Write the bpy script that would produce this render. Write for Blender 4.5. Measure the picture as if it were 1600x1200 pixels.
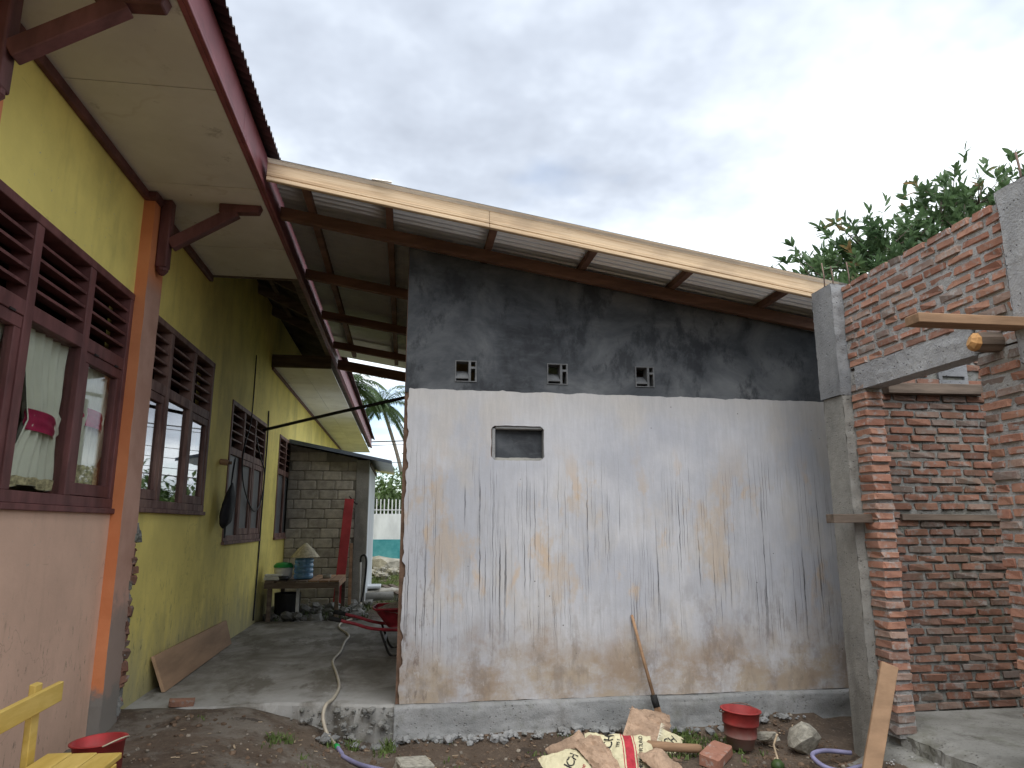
import bpy, bmesh, math, random
from mathutils import Vector, Matrix, Euler, noise as mnoise
R = math.radians
random.seed(7)
S = bpy.context.scene
col = S.collection
for o in list(bpy.data.objects): bpy.data.objects.remove(o)

# ------------------------------------------------------------------ camera
cd = bpy.data.cameras.new('camera'); cam = bpy.data.objects.new('camera', cd); col.objects.link(cam)
cam.location = (0, 0, 1.5); cam.rotation_euler = (R(90 + 11.38), 0, R(-8.55))
cd.sensor_width = 36; cd.lens = 24.75; cd.clip_end = 2000; cd.clip_start = .05
S.camera = cam
S.view_settings.view_transform = 'Standard'; S.view_settings.look = 'None'
S.view_settings.gamma = 1; S.view_settings.use_curve_mapping = False
S.view_settings.exposure = 0.72
S.cycles.max_bounces = 6; S.cycles.diffuse_bounces = 3; S.cycles.glossy_bounces = 3; S.cycles.transmission_bounces = 4; S.cycles.transparent_max_bounces = 8
S.cycles.caustics_reflective = False; S.cycles.caustics_refractive = False
# ------------------------------------------------------------------ sky: thin blue behind broken cloud
SUN_EL, SUN_AZ = 54, 186            # degrees; azimuth clockwise from +Y (behind the viewer)
w = bpy.data.worlds.new('World'); S.world = w; w.use_nodes = True
nt = w.node_tree; nt.nodes.clear()
def wn(t, **k):
    n = nt.nodes.new(t)
    for a, b in k.items(): setattr(n, a, b)
    return n
L = nt.links.new
out = wn('ShaderNodeOutputWorld'); bg = wn('ShaderNodeBackground'); L(bg.outputs[0], out.inputs[0])
sky = wn('ShaderNodeTexSky', sky_type='NISHITA', sun_disc=False, sun_elevation=R(SUN_EL), sun_rotation=R(SUN_AZ))
tc = wn('ShaderNodeTexCoord'); sep = wn('ShaderNodeSeparateXYZ'); L(tc.outputs['Generated'], sep.inputs[0])
def wm(op, a, b=None, c=None):
    n = wn('ShaderNodeMath', operation=op)
    for i, v in enumerate((a, b, c)):
        if v is None: continue
        if isinstance(v, (int, float)): n.inputs[i].default_value = v
        else: L(v, n.inputs[i])
    return n.outputs[0]
zz = wm('ADD', wm('MAXIMUM', sep.outputs[2], 0.0), .22)
cx = wm('DIVIDE', sep.outputs[0], zz); cy = wm('DIVIDE', sep.outputs[1], zz)
cmb = wn('ShaderNodeCombineXYZ'); L(cx, cmb.inputs[0]); L(cy, cmb.inputs[1]); cmb.inputs[2].default_value = 4.3
def wnoise(sc, det, ro, dist=0.0, off=(0, 0, 0)):
    mp = wn('ShaderNodeMapping'); mp.inputs['Location'].default_value = off; L(cmb.outputs[0], mp.inputs[0])
    n = wn('ShaderNodeTexNoise'); n.inputs['Scale'].default_value = sc; n.inputs['Detail'].default_value = det
    n.inputs['Roughness'].default_value = ro; n.inputs['Distortion'].default_value = dist
    L(mp.outputs[0], n.inputs['Vector']); return n.outputs[0]
def wramp(fac, stops):
    n = wn('ShaderNodeValToRGB'); e = n.color_ramp.elements
    while len(e) < len(stops): e.new(.5)
    for i, (p, c) in enumerate(stops): e[i].position = p; e[i].color = (*c, 1)
    L(fac, n.inputs[0]); return n.outputs[0]
def wmix(f, a, b):
    n = wn('ShaderNodeMix', data_type='RGBA')
    if isinstance(f, (int, float)): n.inputs[0].default_value = f
    else: L(f, n.inputs[0])
    for s, v in ((6, a), (7, b)):
        if isinstance(v, tuple): n.inputs[s].default_value = (*v, 1)
        else: L(v, n.inputs[s])
    return n.outputs[2]
SKY_OFF = (5.7, 5.5, 0)
shape = wnoise(.85, 5, .52, 0, SKY_OFF); thick = wnoise(.92, 6, .58, 0, (7.13, 8.36, 1))
cloudcol = wramp(thick, [(.46, (.88, .93, .98)), (.54, (.62, .675, .75)), (.62, (.44, .485, .56)), (.74, (.28, .31, .37))])
cover = wramp(shape, [(.33, (0, 0, 0)), (.44, (1, 1, 1))])
skyb = wn('ShaderNodeMix', data_type='RGBA', blend_type='MULTIPLY'); skyb.inputs[0].default_value = 1
L(sky.outputs[0], skyb.inputs[6]); skyb.inputs[7].default_value = (.13, .13, .13, 1)
L(wmix(cover, skyb.outputs[2], cloudcol), bg.inputs[0]); bg.inputs[1].default_value = 1.0
sl = bpy.data.lights.new('sun', 'SUN'); sun = bpy.data.objects.new('sun', sl); col.objects.link(sun)
sl.energy = 1.9; sl.angle = R(60); sl.color = (1, .985, .96)
az, el = R(SUN_AZ), R(SUN_EL)
sd = Vector((math.sin(az) * math.cos(el), math.cos(az) * math.cos(el), math.sin(el)))
sun.rotation_euler = sd.to_track_quat('Z', 'Y').to_euler(); sun.location = (0, 0, 30)

# ------------------------------------------------------------------ material helpers
class NM:
    def __init__(s, name):
        s.m = bpy.data.materials.new(name); s.m.use_nodes = True; s.t = s.m.node_tree
        s.b = s.t.nodes['Principled BSDF']; s.b.inputs['Specular IOR Level'].default_value = .25
        s._p = None
    def n(s, t, **k):
        n = s.t.nodes.new(t)
        for a, b in k.items(): setattr(n, a, b)
        return n
    def put(s, v, sock):
        if isinstance(v, (int, float)): sock.default_value = v
        elif isinstance(v, tuple): sock.default_value = (*v, 1) if len(sock.default_value) == 4 and len(v) == 3 else v
        else: s.t.links.new(v, sock)
    def pos(s): 
        if s._p is None: s._p = s.n('ShaderNodeNewGeometry')
        return s._p.outputs['Position']
    def nrm(s): s.pos(); return s._p.outputs['Normal']
    def obj(s): return s.n('ShaderNodeTexCoord').outputs['Object']
    def rnd(s): return s.n('ShaderNodeObjectInfo').outputs['Random']
    def xyz(s, v): n = s.n('ShaderNodeSeparateXYZ'); s.put(v, n.inputs[0]); return n.outputs
    def mp(s, v, sc=(1, 1, 1), off=(0, 0, 0)):
        n = s.n('ShaderNodeMapping'); s.put(v, n.inputs[0]); n.inputs['Scale'].default_value = sc; n.inputs['Location'].default_value = off; return n.outputs[0]
    def noise(s, v, sc, det=4, ro=.55, dist=0):
        n = s.n('ShaderNodeTexNoise'); s.put(v, n.inputs['Vector']); n.inputs['Scale'].default_value = sc
        n.inputs['Detail'].default_value = det; n.inputs['Roughness'].default_value = ro; n.inputs['Distortion'].default_value = dist
        return n.outputs[0]
    def vor(s, v, sc, feat='F1'):
        n = s.n('ShaderNodeTexVoronoi', feature=feat); s.put(v, n.inputs['Vector']); n.inputs['Scale'].default_value = sc; return n.outputs[0]
    def math(s, op, a, b=None, clamp=False):
        n = s.n('ShaderNodeMath', operation=op); n.use_clamp = clamp; s.put(a, n.inputs[0])
        if b is not None: s.put(b, n.inputs[1])
        return n.outputs[0]
    def ss(s, v, a, b, lo=0.0, hi=1.0):
        n = s.n('ShaderNodeMapRange', interpolation_type='SMOOTHSTEP'); s.put(v, n.inputs[0])
        for i, q in enumerate((a, b, lo, hi)): n.inputs[i + 1].default_value = q
        return n.outputs[0]
    def mix(s, f, a, b, bt='MIX'):
        n = s.n('ShaderNodeMix', data_type='RGBA', blend_type=bt); s.put(f, n.inputs[0]); s.put(a, n.inputs[6]); s.put(b, n.inputs[7]); return n.outputs[2]
    def ramp(s, f, stops):
        n = s.n('ShaderNodeValToRGB'); e = n.color_ramp.elements
        while len(e) < len(stops): e.new(.5)
        for i, (p, c) in enumerate(stops): e[i].position = p; e[i].color = (*c, 1)
        s.put(f, n.inputs[0]); return n.outputs[0]
    def mul(s, *f):
        r = f[0]
        for q in f[1:]: r = s.math('MULTIPLY', r, q)
        return r
    def done(s, c, rough=.85, bump=None, bs=.3, bd=.01, metal=0):
        s.put(c, s.b.inputs['Base Color']); s.put(rough, s.b.inputs['Roughness']); s.b.inputs['Metallic'].default_value = metal
        if bump is not None:
            n = s.n('ShaderNodeBump'); n.inputs['Strength'].default_value = bs; n.inputs['Distance'].default_value = bd
            s.put(bump, n.inputs['Height']); s.t.links.new(n.outputs[0], s.b.inputs['Normal'])
        return s.m
def sc3(c, k): return tuple(min(1, x * k) for x in c)
def basic(name, c, rough=.8, var=.2, scale=6, bump=.25, bscale=45, bd=.004, rnd=0.0, metal=0, stretch=(1, 1, 1), obj=True, c2=None):
    m = NM(name); v = m.mp(m.obj() if obj else m.pos(), stretch)
    f = m.ss(m.noise(v, scale, 5, .6), .3, .7)
    cc = m.mix(f, sc3(c, 1 - var), c2 if c2 else sc3(c, 1 + var))
    if rnd:
        cc = m.mix(1.0, cc, m.ramp(m.rnd(), [(0, (1 - rnd,) * 3), (1, (1 + rnd,) * 3)]), 'MULTIPLY')
    return m.done(cc, rough, m.noise(v, bscale, 4, .6), bump, bd, metal)

M = {}
# --- painted white wall of the annex: bluish paint, worn patches, vertical cracks, rust coloured damp at the foot
m = NM('white_painted_plaster'); P = m.pos(); X = m.xyz(P); z = X[2]
base = m.mix(m.ss(m.noise(P, 1.3, 5, .6), .35, .65), (.42, .432, .475), (.535, .537, .56))
warm = m.ss(m.noise(m.mp(P, (1.6, 1, .9), (3, 0, 1)), 1.5, 6, .62), .50, .64)
base = m.mix(m.mul(warm, .5), base, (.52, .475, .42))
top = m.ss(m.math('ADD', z, m.mul(m.math('SUBTRACT', m.noise(P, 5, 4), .5), .3)), 2.25, 2.5)
base = m.mix(m.mul(top, .55), base, (.53, .505, .47))
grain = m.ss(m.noise(m.mp(P, (13, 1, 1.6), (3, 0, 5)), 2.4, 7, .72), .32, .70)
base = m.mix(m.mul(m.math('SUBTRACT', 1.0, grain), .30), base, (.31, .305, .31))
patch = m.mul(m.ss(m.noise(m.mp(P, (1.1, 1, .55), (8.2, 0, 2.2)), 1.5, 7, .7), .55, .63), m.ss(z, .6, 1.0), m.ss(z, 2.3, 1.6))
base = m.mix(m.mul(patch, .6), base, (.47, .37, .27))
peel = m.ss(m.noise(m.mp(P, (1.7, 1, .75), (.6, 0, .35)), 2.0, 7, .66, .3), .57, .66)
peelz = m.mul(m.ss(z, .5, .9), m.ss(z, 2.2, 1.7))
base = m.mix(m.mul(peel, peelz, .75), base, (.52, .40, .29))
sm = m.ss(m.noise(m.mp(P, (9, 9, 1.1)), 2.2, 5, .65), .50, .75)
base = m.mix(m.mul(sm, m.ss(z, 2.3, 1.2), .5), base, (.33, .33, .34))
wob = m.mul(m.math('SUBTRACT', m.noise(m.mp(P, (1.5, 1, 5)), 1.5, 3), .5), .02)
cx_ = m.n('ShaderNodeCombineXYZ'); m.put(m.math('ADD', X[0], wob), cx_.inputs[0]); m.put(z, cx_.inputs[2])
c1 = m.ss(m.noise(m.mp(cx_.outputs[0], (50, 1, .34)), 1.6, 3, .55), .618, .645)
c2 = m.ss(m.noise(m.mp(cx_.outputs[0], (95, 1, .6), (7, 0, 3)), 1.6, 2, .5), .625, .65)
dens = m.mul(m.ss(z, .45, .85), m.ss(z, 2.3, 1.75), m.ss(m.noise(m.mp(P, (1.3, 1, .7), (2, 0, 0)), 1.5, 4), .36, .56))
crk = m.math('MAXIMUM', m.mul(c1, dens), m.mul(c2, dens, .8))
zn = m.math('ADD', z, m.mul(m.math('SUBTRACT', m.noise(m.mp(P, (2.2, 1, 1.2)), 1.6, 6, .65), .5), .75))
st = m.ss(zn, .86, .42)
base = m.mix(m.mul(st, m.ss(m.noise(m.mp(P, (1.2, 1, 1.6), (6, 0, 3)), 2.2, 7, .7), .28, .60), .8), base, m.mix(m.ss(m.noise(P, 3.1, 4), .35, .65), (.26, .17, .09), (.36, .275, .18)))
gr = m.mul(m.ss(m.noise(m.mp(P, (3, 1, 1.5), (9, 0, 2)), 3.2, 7, .7), .5, .66), m.ss(z, 1.35, .75), m.ss(X[0], 1.4, 2.3))
base = m.mix(m.mul(gr, .35), base, (.20, .17, .155))
gr2 = m.mul(m.ss(m.noise(m.mp(P, (7, 1, 2.5), (1, 0, 2)), 3.2, 7, .7), .53, .66), m.ss(X[0], .55, .0), m.ss(z, 1.8, .6))
base = m.mix(m.mul(gr2, .8), base, (.16, .12, .10))
specks = m.ss(m.vor(m.mp(P, (1, 1, 1), (.3, .1, .2)), 7), .045, .03)
base = m.mix(m.mul(specks, m.ss(m.noise(P, 2.2), .5, .56), .85), base, (.10, .09, .085))
base = m.mix(m.mul(crk, m.ss(m.noise(m.mp(P, (3, 1, 3), (2, 0, 9)), 2, 4), .3, .55, .35, 1), .92), base, (.045, .042, .045))
grime = m.mul(m.ss(m.noise(m.mp(P, (2.2, 1, 1.1), (5, 0, 7)), 2.6, 8, .74), .50, .62), m.ss(z, 1.15, .5))
base = m.mix(m.mul(grime, .45), base, (.19, .155, .13))
flake = m.mul(m.ss(m.noise(m.mp(P, (1, 1, .5)), 16, 6, .7), .60, .66), m.ss(z, .95, .5))
base = m.mix(m.mul(flake, .45), base, (.52, .49, .47))
bm_ = m.math('SUBTRACT', m.noise(P, 30, 6, .7), m.mul(crk, 1.2))
M['white'] = m.done(base, .82, bm_, .35, .006)
# --- fresh cement render
m = NM('fresh_cement_render'); P = m.pos()
c = m.ramp(m.noise(m.mp(P, (1, 1, 1.2)), 1.7, 7, .62, .5), [(.30, (.028, .031, .036)), (.45, (.060, .066, .074)), (.56, (.10, .107, .115)), (.70, (.165, .172, .178))])
sw = m.ss(m.noise(m.mp(P, (1, 1, 3)), 6, 5, .7, 1.2), .45, .8)
c = m.mix(m.mul(sw, .28), c, (.15, .157, .165))
c = m.mix(m.mul(m.ss(m.noise(m.mp(P, (1.4, 1, .8), (4, 0, 2)), 2.4, 7, .7), .50, .62), .75), c, (.026, .029, .034))
M['cement'] = m.done(c, .75, m.noise(P, 22, 6, .65), .3, .004)
def concrete(name, a, b, stain=(.12, .11, .09), green=0, bd=.006, sc=2.2):
    m = NM(name); P = m.pos()
    c = m.mix(m.ss(m.noise(P, sc, 7, .65), .3, .7), a, b)
    c = m.mix(m.mul(m.ss(m.noise(m.mp(P, (1, 1, .45), (4, 2, 1)), 3.5, 6, .65), .5, .72), .7), c, stain)
    c = m.mix(m.mul(m.ss(m.noise(P, 60, 3), .58, .7), .4), c, sc3(a, .45))
    if green:
        c = m.mix(m.mul(m.ss(m.noise(P, 4.3, 6, .7), .5, .66), green), c, (.07, .075, .03))
    pit = m.mul(m.ss(m.vor(P, 38), .26, .08), m.ss(m.noise(P, 6, 4), .45, .6))
    c = m.mix(m.mul(pit, .6), c, sc3(a, .4))
    return m.done(c, .9, m.math('SUBTRACT', m.math('ADD', m.noise(P, 14, 6, .7), m.mul(m.noise(P, 90, 3), .4)), m.mul(pit, .9)), .8, bd * 1.6)
M['plinth'] = concrete('plinth_concrete', (.20, .205, .205), (.31, .31, .31), (.13, .125, .115), .25)
M['conc'] = concrete('column_concrete', (.22, .215, .20), (.33, .32, .29), (.14, .135, .12))
M['concnew'] = concrete('column_concrete_upper', (.20, .205, .215), (.28, .285, .29), (.15, .155, .16))
M['lintel'] = concrete('lintel_concrete', (.30, .30, .31), (.42, .42, .42), (.22, .22, .22), bd=.01)
M['slab'] = concrete('floor_concrete', (.15, .145, .13), (.29, .285, .265), (.075, .068, .055), .3, sc=1.4)
m = NM('worn_floor_concrete'); P = m.pos(); X = m.xyz(P)
c = m.ramp(m.noise(m.mp(P, (1, .8, 1)), 1.5, 8, .68, .4), [(.30, (.10, .09, .072)), (.45, (.19, .178, .155)), (.58, (.29, .28, .26)), (.72, (.42, .41, .39))])
c = m.mix(m.mul(m.ss(m.noise(m.mp(P, (1.2, .5, 1), (3, 1, 0)), 2.6, 7, .7), .5, .62), .75), c, (.11, .097, .075))
c = m.mix(m.mul(m.ss(X[1], 6.1, 5.62), m.ss(m.noise(P, 2.1, 6, .65), .38, .55), .7), c, (.36, .355, .34))
M['worn'] = m.done(c, .85, m.math('ADD', m.noise(P, 10, 7, .72), m.mul(m.noise(P, 70, 4, .7), .4)), .6, .012)
M['mortar'] = concrete('rough_mortar', (.30, .295, .285), (.44, .43, .42), (.20, .195, .18), bd=.012, sc=5)
M['mortar_dark'] = concrete('dark_mortar', (.17, .17, .16), (.28, .275, .26), (.09, .095, .07), .45, bd=.012, sc=5)  # darker copy of the mortar with green patches
M['rawedge'] = basic('raw_wall_edge', (.13, .08, .055), .9, .35, 9, .6, 40, .008, obj=False)
M['vent'] = basic('vent_block_cement', (.15, .155, .16), .9, .2, 12, .4, 60, .004, .05)
M['stone'] = basic('pale_stone', (.33, .31, .26), .9, .3, 7, .6, 30, .01, .15)
# --- bricks, each with its own tone
def brickmat(name, k, moss=0):
    m = NM(name); v = m.obj(); r = m.rnd()
    c = m.ramp(r, [(0, sc3((.39, .195, .135), k)), (.25, sc3((.31, .15, .105), k)), (.5, sc3((.42, .225, .155), k)), (.7, sc3((.26, .14, .105), k)), (.85, sc3((.38, .26, .205), k)), (1, sc3((.22, .18, .16), k))])
    P = m.pos()
    c = m.mix(m.mul(m.ss(m.noise(P, 28, 5, .65), .45, .72), .45), c, sc3((.18, .075, .05), k))
    c = m.mix(m.mul(m.ss(m.noise(m.mp(P, (1, 1, 1), (3, 3, 3)), 13, 6, .72), .52, .64), .7), c, sc3((.38, .365, .345), k))
    if moss: c = m.mix(m.mul(m.ss(m.noise(P, 5, 5, .7), .5, .62), moss), c, (.05, .05, .03))
    return m.done(c, .92, m.noise(P, 70, 5, .7), .5, .006)
M['brick'] = brickmat('red_brick', 1.0)
M['brickdark'] = brickmat('shaded_damp_brick', .66, .3)  # red brick darkened: back-wall shade put into the colour, with damp and moss
# --- school walls
def paint(name, c, mold, dirt, dirtz, topsm=0, bare=0, barez=(.9, .3)):
    m = NM(name); P = m.pos(); X = m.xyz(P); z = X[2]
    b = m.mix(m.ss(m.noise(P, 1.1, 6, .6), .3, .7), sc3(c, .86), sc3(c, 1.1))
    b = m.mix(m.mul(m.ss(m.noise(m.mp(P, (1, 3.5, .6)), 1.6, 6, .65), .5, .75), .35), b, sc3(c, .6))
    zn = m.math('ADD', z, m.mul(m.math('SUBTRACT', m.noise(m.mp(P, (1, 2.5, .8)), 1.8, 7, .68), .5), 1.1))
    b = m.mix(m.mul(m.ss(zn, dirtz, dirtz - .75), mold), b, dirt)
    sp = m.mul(m.ss(m.noise(m.mp(P, (1, 4, 1.3)), 7, 6, .7), .58, .68), m.ss(z, dirtz + .5, dirtz - .3))
    b = m.mix(m.mul(sp, .6), b, (.07, .07, .05))
    if topsm:
        t = m.mul(m.ss(m.noise(m.mp(P, (1, 1.2, .8), (0, 3, 0)), 1.2, 6, .65), .46, .68), .75)
        b = m.mix(m.mul(t, topsm), b, (.09, .085, .05))
    if bare:
        t = m.ss(m.math('ADD', z, m.mul(m.math('SUBTRACT', m.noise(m.mp(P, (1, 1.4, 1)), 1.9, 6, .62), .5), 1.5)), barez[0], barez[1])
        b = m.mix(m.mul(m.ss(t, .4, .6), bare), b, (.33, .30, .26))
    chip = m.mul(m.ss(m.noise(P, 31, 5, .7), .64, .68), m.ss(m.noise(m.mp(P, (1, 1, 1), (3, 7, 1)), 1.8, 4), .48, .6))
    b = m.mix(m.mul(chip, .75), b, (.40, .37, .32))
    scr = m.ss(m.noise(m.mp(P, (1, 2, 45), (1, 2, 3)), 1.5, 3), .70, .73)
    b = m.mix(m.mul(scr, m.ss(m.noise(P, 1.7, 3), .5, .6), .35), b, sc3(c, .55))
    vd = m.n('ShaderNodeTexVoronoi', feature='DISTANCE_TO_EDGE'); vd.inputs['Scale'].default_value = .9
    dis = m.n('ShaderNodeVectorMath', operation='ADD'); nz_ = m.n('ShaderNodeTexNoise'); nz_.inputs['Scale'].default_value = 3.5; nz_.inputs['Detail'].default_value = 5; m.put(P, nz_.inputs['Vector'])
    m.put(P, dis.inputs[0]); m.put(nz_.outputs['Color'], dis.inputs[1]); m.put(dis.outputs[0], vd.inputs['Vector'])
    hc = m.mul(m.ss(vd.outputs[0], .006, .002), m.ss(m.noise(m.mp(P, (1, 1, 1), (9, 2, 4)), .9, 2), .5, .58))
    b = m.mix(m.mul(hc, .3), b, sc3(c, .3))
    return m.done(b, .8, m.math('SUBTRACT', m.noise(P, 26, 6, .65), m.mul(chip, .5)), .3, .005)
M['yellow'] = paint('yellow_wall_paint', (.88, .74, .22), .75, (.30, .29, .21), .95, .3)
M['peach'] = paint('peach_wall_paint', (.70, .47, .35), .3, (.42, .29, .21), .9, 0, .85, (.30, -.05))
m = NM('orange_column_paint'); P = m.pos(); X = m.xyz(P); N = m.xyz(m.nrm())
c = m.mix(m.ss(m.noise(P, 2, 5), .3, .7), (.60, .20, .08), (.70, .27, .12))
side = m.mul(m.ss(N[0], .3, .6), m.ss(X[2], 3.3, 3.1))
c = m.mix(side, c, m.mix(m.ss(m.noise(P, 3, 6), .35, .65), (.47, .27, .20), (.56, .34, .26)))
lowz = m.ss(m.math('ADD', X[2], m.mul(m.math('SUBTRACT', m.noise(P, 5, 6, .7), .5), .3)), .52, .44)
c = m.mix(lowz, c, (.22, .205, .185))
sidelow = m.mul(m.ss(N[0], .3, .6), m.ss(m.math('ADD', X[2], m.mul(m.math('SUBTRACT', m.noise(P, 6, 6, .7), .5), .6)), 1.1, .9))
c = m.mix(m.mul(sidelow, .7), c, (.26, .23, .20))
M['orange'] = m.done(c, .8, m.noise(P, 26, 6, .65), .35, .005)
M['maroon'] = basic('maroon_painted_wood', (.14, .058, .055), .55, .3, 9, .25, 60, .002, .1, stretch=(1, 1, .3), obj=False)
M['maroon_old'] = basic('weathered_maroon_wood', (.17, .085, .075), .7, .35, 9, .35, 60, .003, .1, stretch=(1, 1, .3), obj=False, c2=(.27, .17, .14))
M['fasciared'] = basic('maroon_fascia_paint', (.24, .075, .085), .5, .2, 4, .2, 40, .002, obj=False)
m = NM('dusty_ceiling_board'); P = m.pos()
c = m.mix(m.ss(m.noise(P, 1.6, 6, .6), .3, .7), (.68, .66, .62), (.80, .78, .75))
c = m.mix(m.mul(m.ss(m.noise(m.mp(P, (1, 1, 1), (2, 5, 1)), 4, 7, .7), .60, .72), .5), c, (.22, .19, .16))
c = m.mix(1.0, c, m.ramp(m.rnd(), [(0, (.9, .9, .9)), (1, (1.05, 1.05, 1.03))]), 'MULTIPLY')
rg = m.noise(m.mp(P, (1, 1, 1), (6, 3, 1)), 1.4, 4, .6); ring = m.mul(m.ss(rg, .56, .58), m.ss(rg, .615, .585)); c = m.mix(m.mul(ring, m.ss(m.noise(P, 2.5, 4), .45, .65), .22), c, (.40, .32, .23))
nd = m.ss(m.vor(m.mp(P, (3.2, 4.1, 0)), 1.0), .035, .02); c = m.mix(m.mul(nd, .7), c, (.14, .10, .08))
M['soffit'] = m.done(c, .9, m.noise(P, 18, 5), .2, .004)
M['zinc'] = basic('zinc_roof_sheet', (.92, .94, .96), .32, .06, 5, .1, 30, .001, .05, .6, obj=False)
M['rustroof'] = basic('weathered_roof_sheet', (.16, .14, .135), .65, .4, 4, .2, 40, .002, .1, .2, obj=False)
M['cream'] = basic('bare_plank_wood', (.60, .45, .29), .6, .16, 3, .25, 30, .002, .04, stretch=(.25, 1, 2.2), obj=False)
m = NM('bare_plank_wood'); P = m.pos(); R_ = m.mp(P, (1, 1, 1))
sh_ = m.n('ShaderNodeVectorMath', operation='ADD'); Xp = m.xyz(P); cb = m.n('ShaderNodeCombineXYZ'); m.put(m.mul(Xp[0], .12), cb.inputs[0]); m.put(Xp[1], cb.inputs[1]); m.put(m.math('ADD', Xp[2], m.mul(Xp[0], .162)), cb.inputs[2])
g = m.noise(m.mp(cb.outputs[0], (3, 3, 14)), 5, 6, .7, .6)
c = m.ramp(g, [(.3, (.40, .265, .155)), (.5, (.60, .45, .29)), (.72, (.70, .55, .38))])
c = m.mix(m.mul(m.ss(m.noise(m.mp(P, (1.2, 1, 3)), 1.6, 6, .65), .5, .68), .45), c, (.34, .25, .17))
kn = m.ss(m.vor(m.mp(P, (1.6, 1, 5), (.3, 0, .4)), 1.0), .09, .03); c = m.mix(m.mul(kn, .8), c, (.16, .09, .05))
M['cream'] = m.done(c, .65, g, .35, .004)
M['beam'] = basic('red_brown_timber', (.185, .105, .078), .75, .3, 5, .4, 30, .003, .12, stretch=(.4, 1, 2.5), obj=False)
M['wood'] = basic('rough_sawn_wood', (.30, .185, .11), .8, .3, 6, .4, 40, .003, .1, stretch=(.3, 2, 2))
M['woodold'] = basic('grey_weathered_wood', (.15, .115, .09), .85, .35, 8, .5, 40, .004, .1, stretch=(.3, 2, 2))
M['woodorange'] = basic('fresh_cut_wood', (.55, .30, .12), .8, .3, 12, .5, 60, .004)
M['yellowwood'] = basic('yellow_painted_bench_wood', (.62, .42, .09), .6, .2, 5, .35, 40, .003, .06, stretch=(2, .4, 2), c2=(.68, .50, .16))
M['board'] = basic('plywood_board', (.34, .215, .13), .75, .2, 4, .3, 40, .002, stretch=(1, .3, 2))
M['redboard'] = basic('red_painted_board', (.36, .045, .05), .6, .2, 5, .2, 40, .002)
M['dark'] = basic('shade_toned_plaster', (.16, .13, .09), .9, .2, 2, .1, 20, .002)  # room plaster painted dark; the rooms' dimness is put into the colour
def glassmat(name, f0, tint, rough):
    m = NM(name); t = m.t; m.pos()
    vm = m.n('ShaderNodeVectorMath', operation='DOT_PRODUCT'); t.links.new(m._p.outputs['Normal'], vm.inputs[0]); t.links.new(m._p.outputs['Incoming'], vm.inputs[1])
    k = m.math('POWER', m.math('SUBTRACT', 1.0, m.math('ABSOLUTE', vm.outputs['Value'])), 5.0)
    f = m.math('ADD', f0, m.mul(k, 1 - f0))
    tr = m.n('ShaderNodeBsdfTransparent'); tr.inputs[0].default_value = (*tint, 1)
    gl = m.n('ShaderNodeBsdfGlossy'); gl.inputs['Roughness'].default_value = rough
    mx = m.n('ShaderNodeMixShader'); t.links.new(f, mx.inputs[0]); t.links.new(tr.outputs[0], mx.inputs[1]); t.links.new(gl.outputs[0], mx.inputs[2])
    t.links.new(mx.outputs[0], t.nodes['Material Output'].inputs[0]); return m.m
M['mirrorglass'] = glassmat('window_glass', .42, (.8, .82, .82), .015)
M['glass'] = glassmat('clear_window_glass', .035, (.93, .94, .93), .02)
M['greypane'] = basic('dusty_grey_pane', (.17, .175, .18), .35, .2, 3, .1, 20, .001)
M['curtain'] = basic('pale_green_curtain_cloth', (.74, .75, .62), .9, .06, 8, .15, 300, .001)
M['lace'] = basic('beige_lace_hem', (.50, .44, .26), .9, .45, 45, .5, 80, .004)
M['sash'] = basic('magenta_satin', (.40, .025, .085), .45, .2, 12, .3, 30, .003)
# --- ground
m = NM('trodden_earth'); P = m.pos(); X = m.xyz(P)
c = m.ramp(m.noise(P, 1.3, 8, .65), [(.3, (.058, .042, .031)), (.5, (.10, .073, .054)), (.7, (.165, .127, .096))])
c = m.mix(m.mul(m.ss(m.noise(P, 30, 5, .7), .52, .66), .6), c, (.19, .14, .10))
c = m.mix(m.mul(m.ss(m.noise(m.mp(P, (1, 1, 1), (5, 1, 0)), 2.0, 7, .7), .48, .62), m.ss(X[0], .4, -.6, .15, 1), .6), c, (.24, .22, .19))
c = m.mix(m.mul(m.ss(m.noise(m.mp(P, (1, 1, 1), (1, 8, 0)), 3.1, 6, .7), .58, .64), .8), c, (.055, .042, .033))
c = m.mix(m.mul(m.ss(m.vor(P, 26), .22, .12), m.ss(m.noise(P, 9), .5, .6), .7), c, (.27, .23, .19))
gn = m.mul(m.ss(X[1], 11, 13.5), m.ss(m.noise(P, 1.1, 6, .7), .36, .52))
c = m.mix(m.mul(gn, .9), c, m.mix(m.ss(m.noise(P, 9, 4), .3, .7), (.06, .085, .02), (.14, .15, .05)))
M['dirt'] = m.done(c, .95, m.math('ADD', m.noise(P, 12, 7, .7), m.mul(m.noise(P, 60, 4, .7), .5)), .9, .03)
M['clod'] = basic('earth_clod', (.13, .088, .06), .95, .4, 12, .6, 60, .006)
M['gravel'] = basic('mixed_gravel', (.22, .19, .155), .9, .4, 30, .4, 60, .004)
M['grass'] = basic('grass_blade', (.09, .13, .035), .6, .35, 9, .1, 20, .001)
M['litter'] = basic('dry_wood_chip', (.40, .31, .21), .9, .3, 20, .3, 60, .002)
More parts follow.
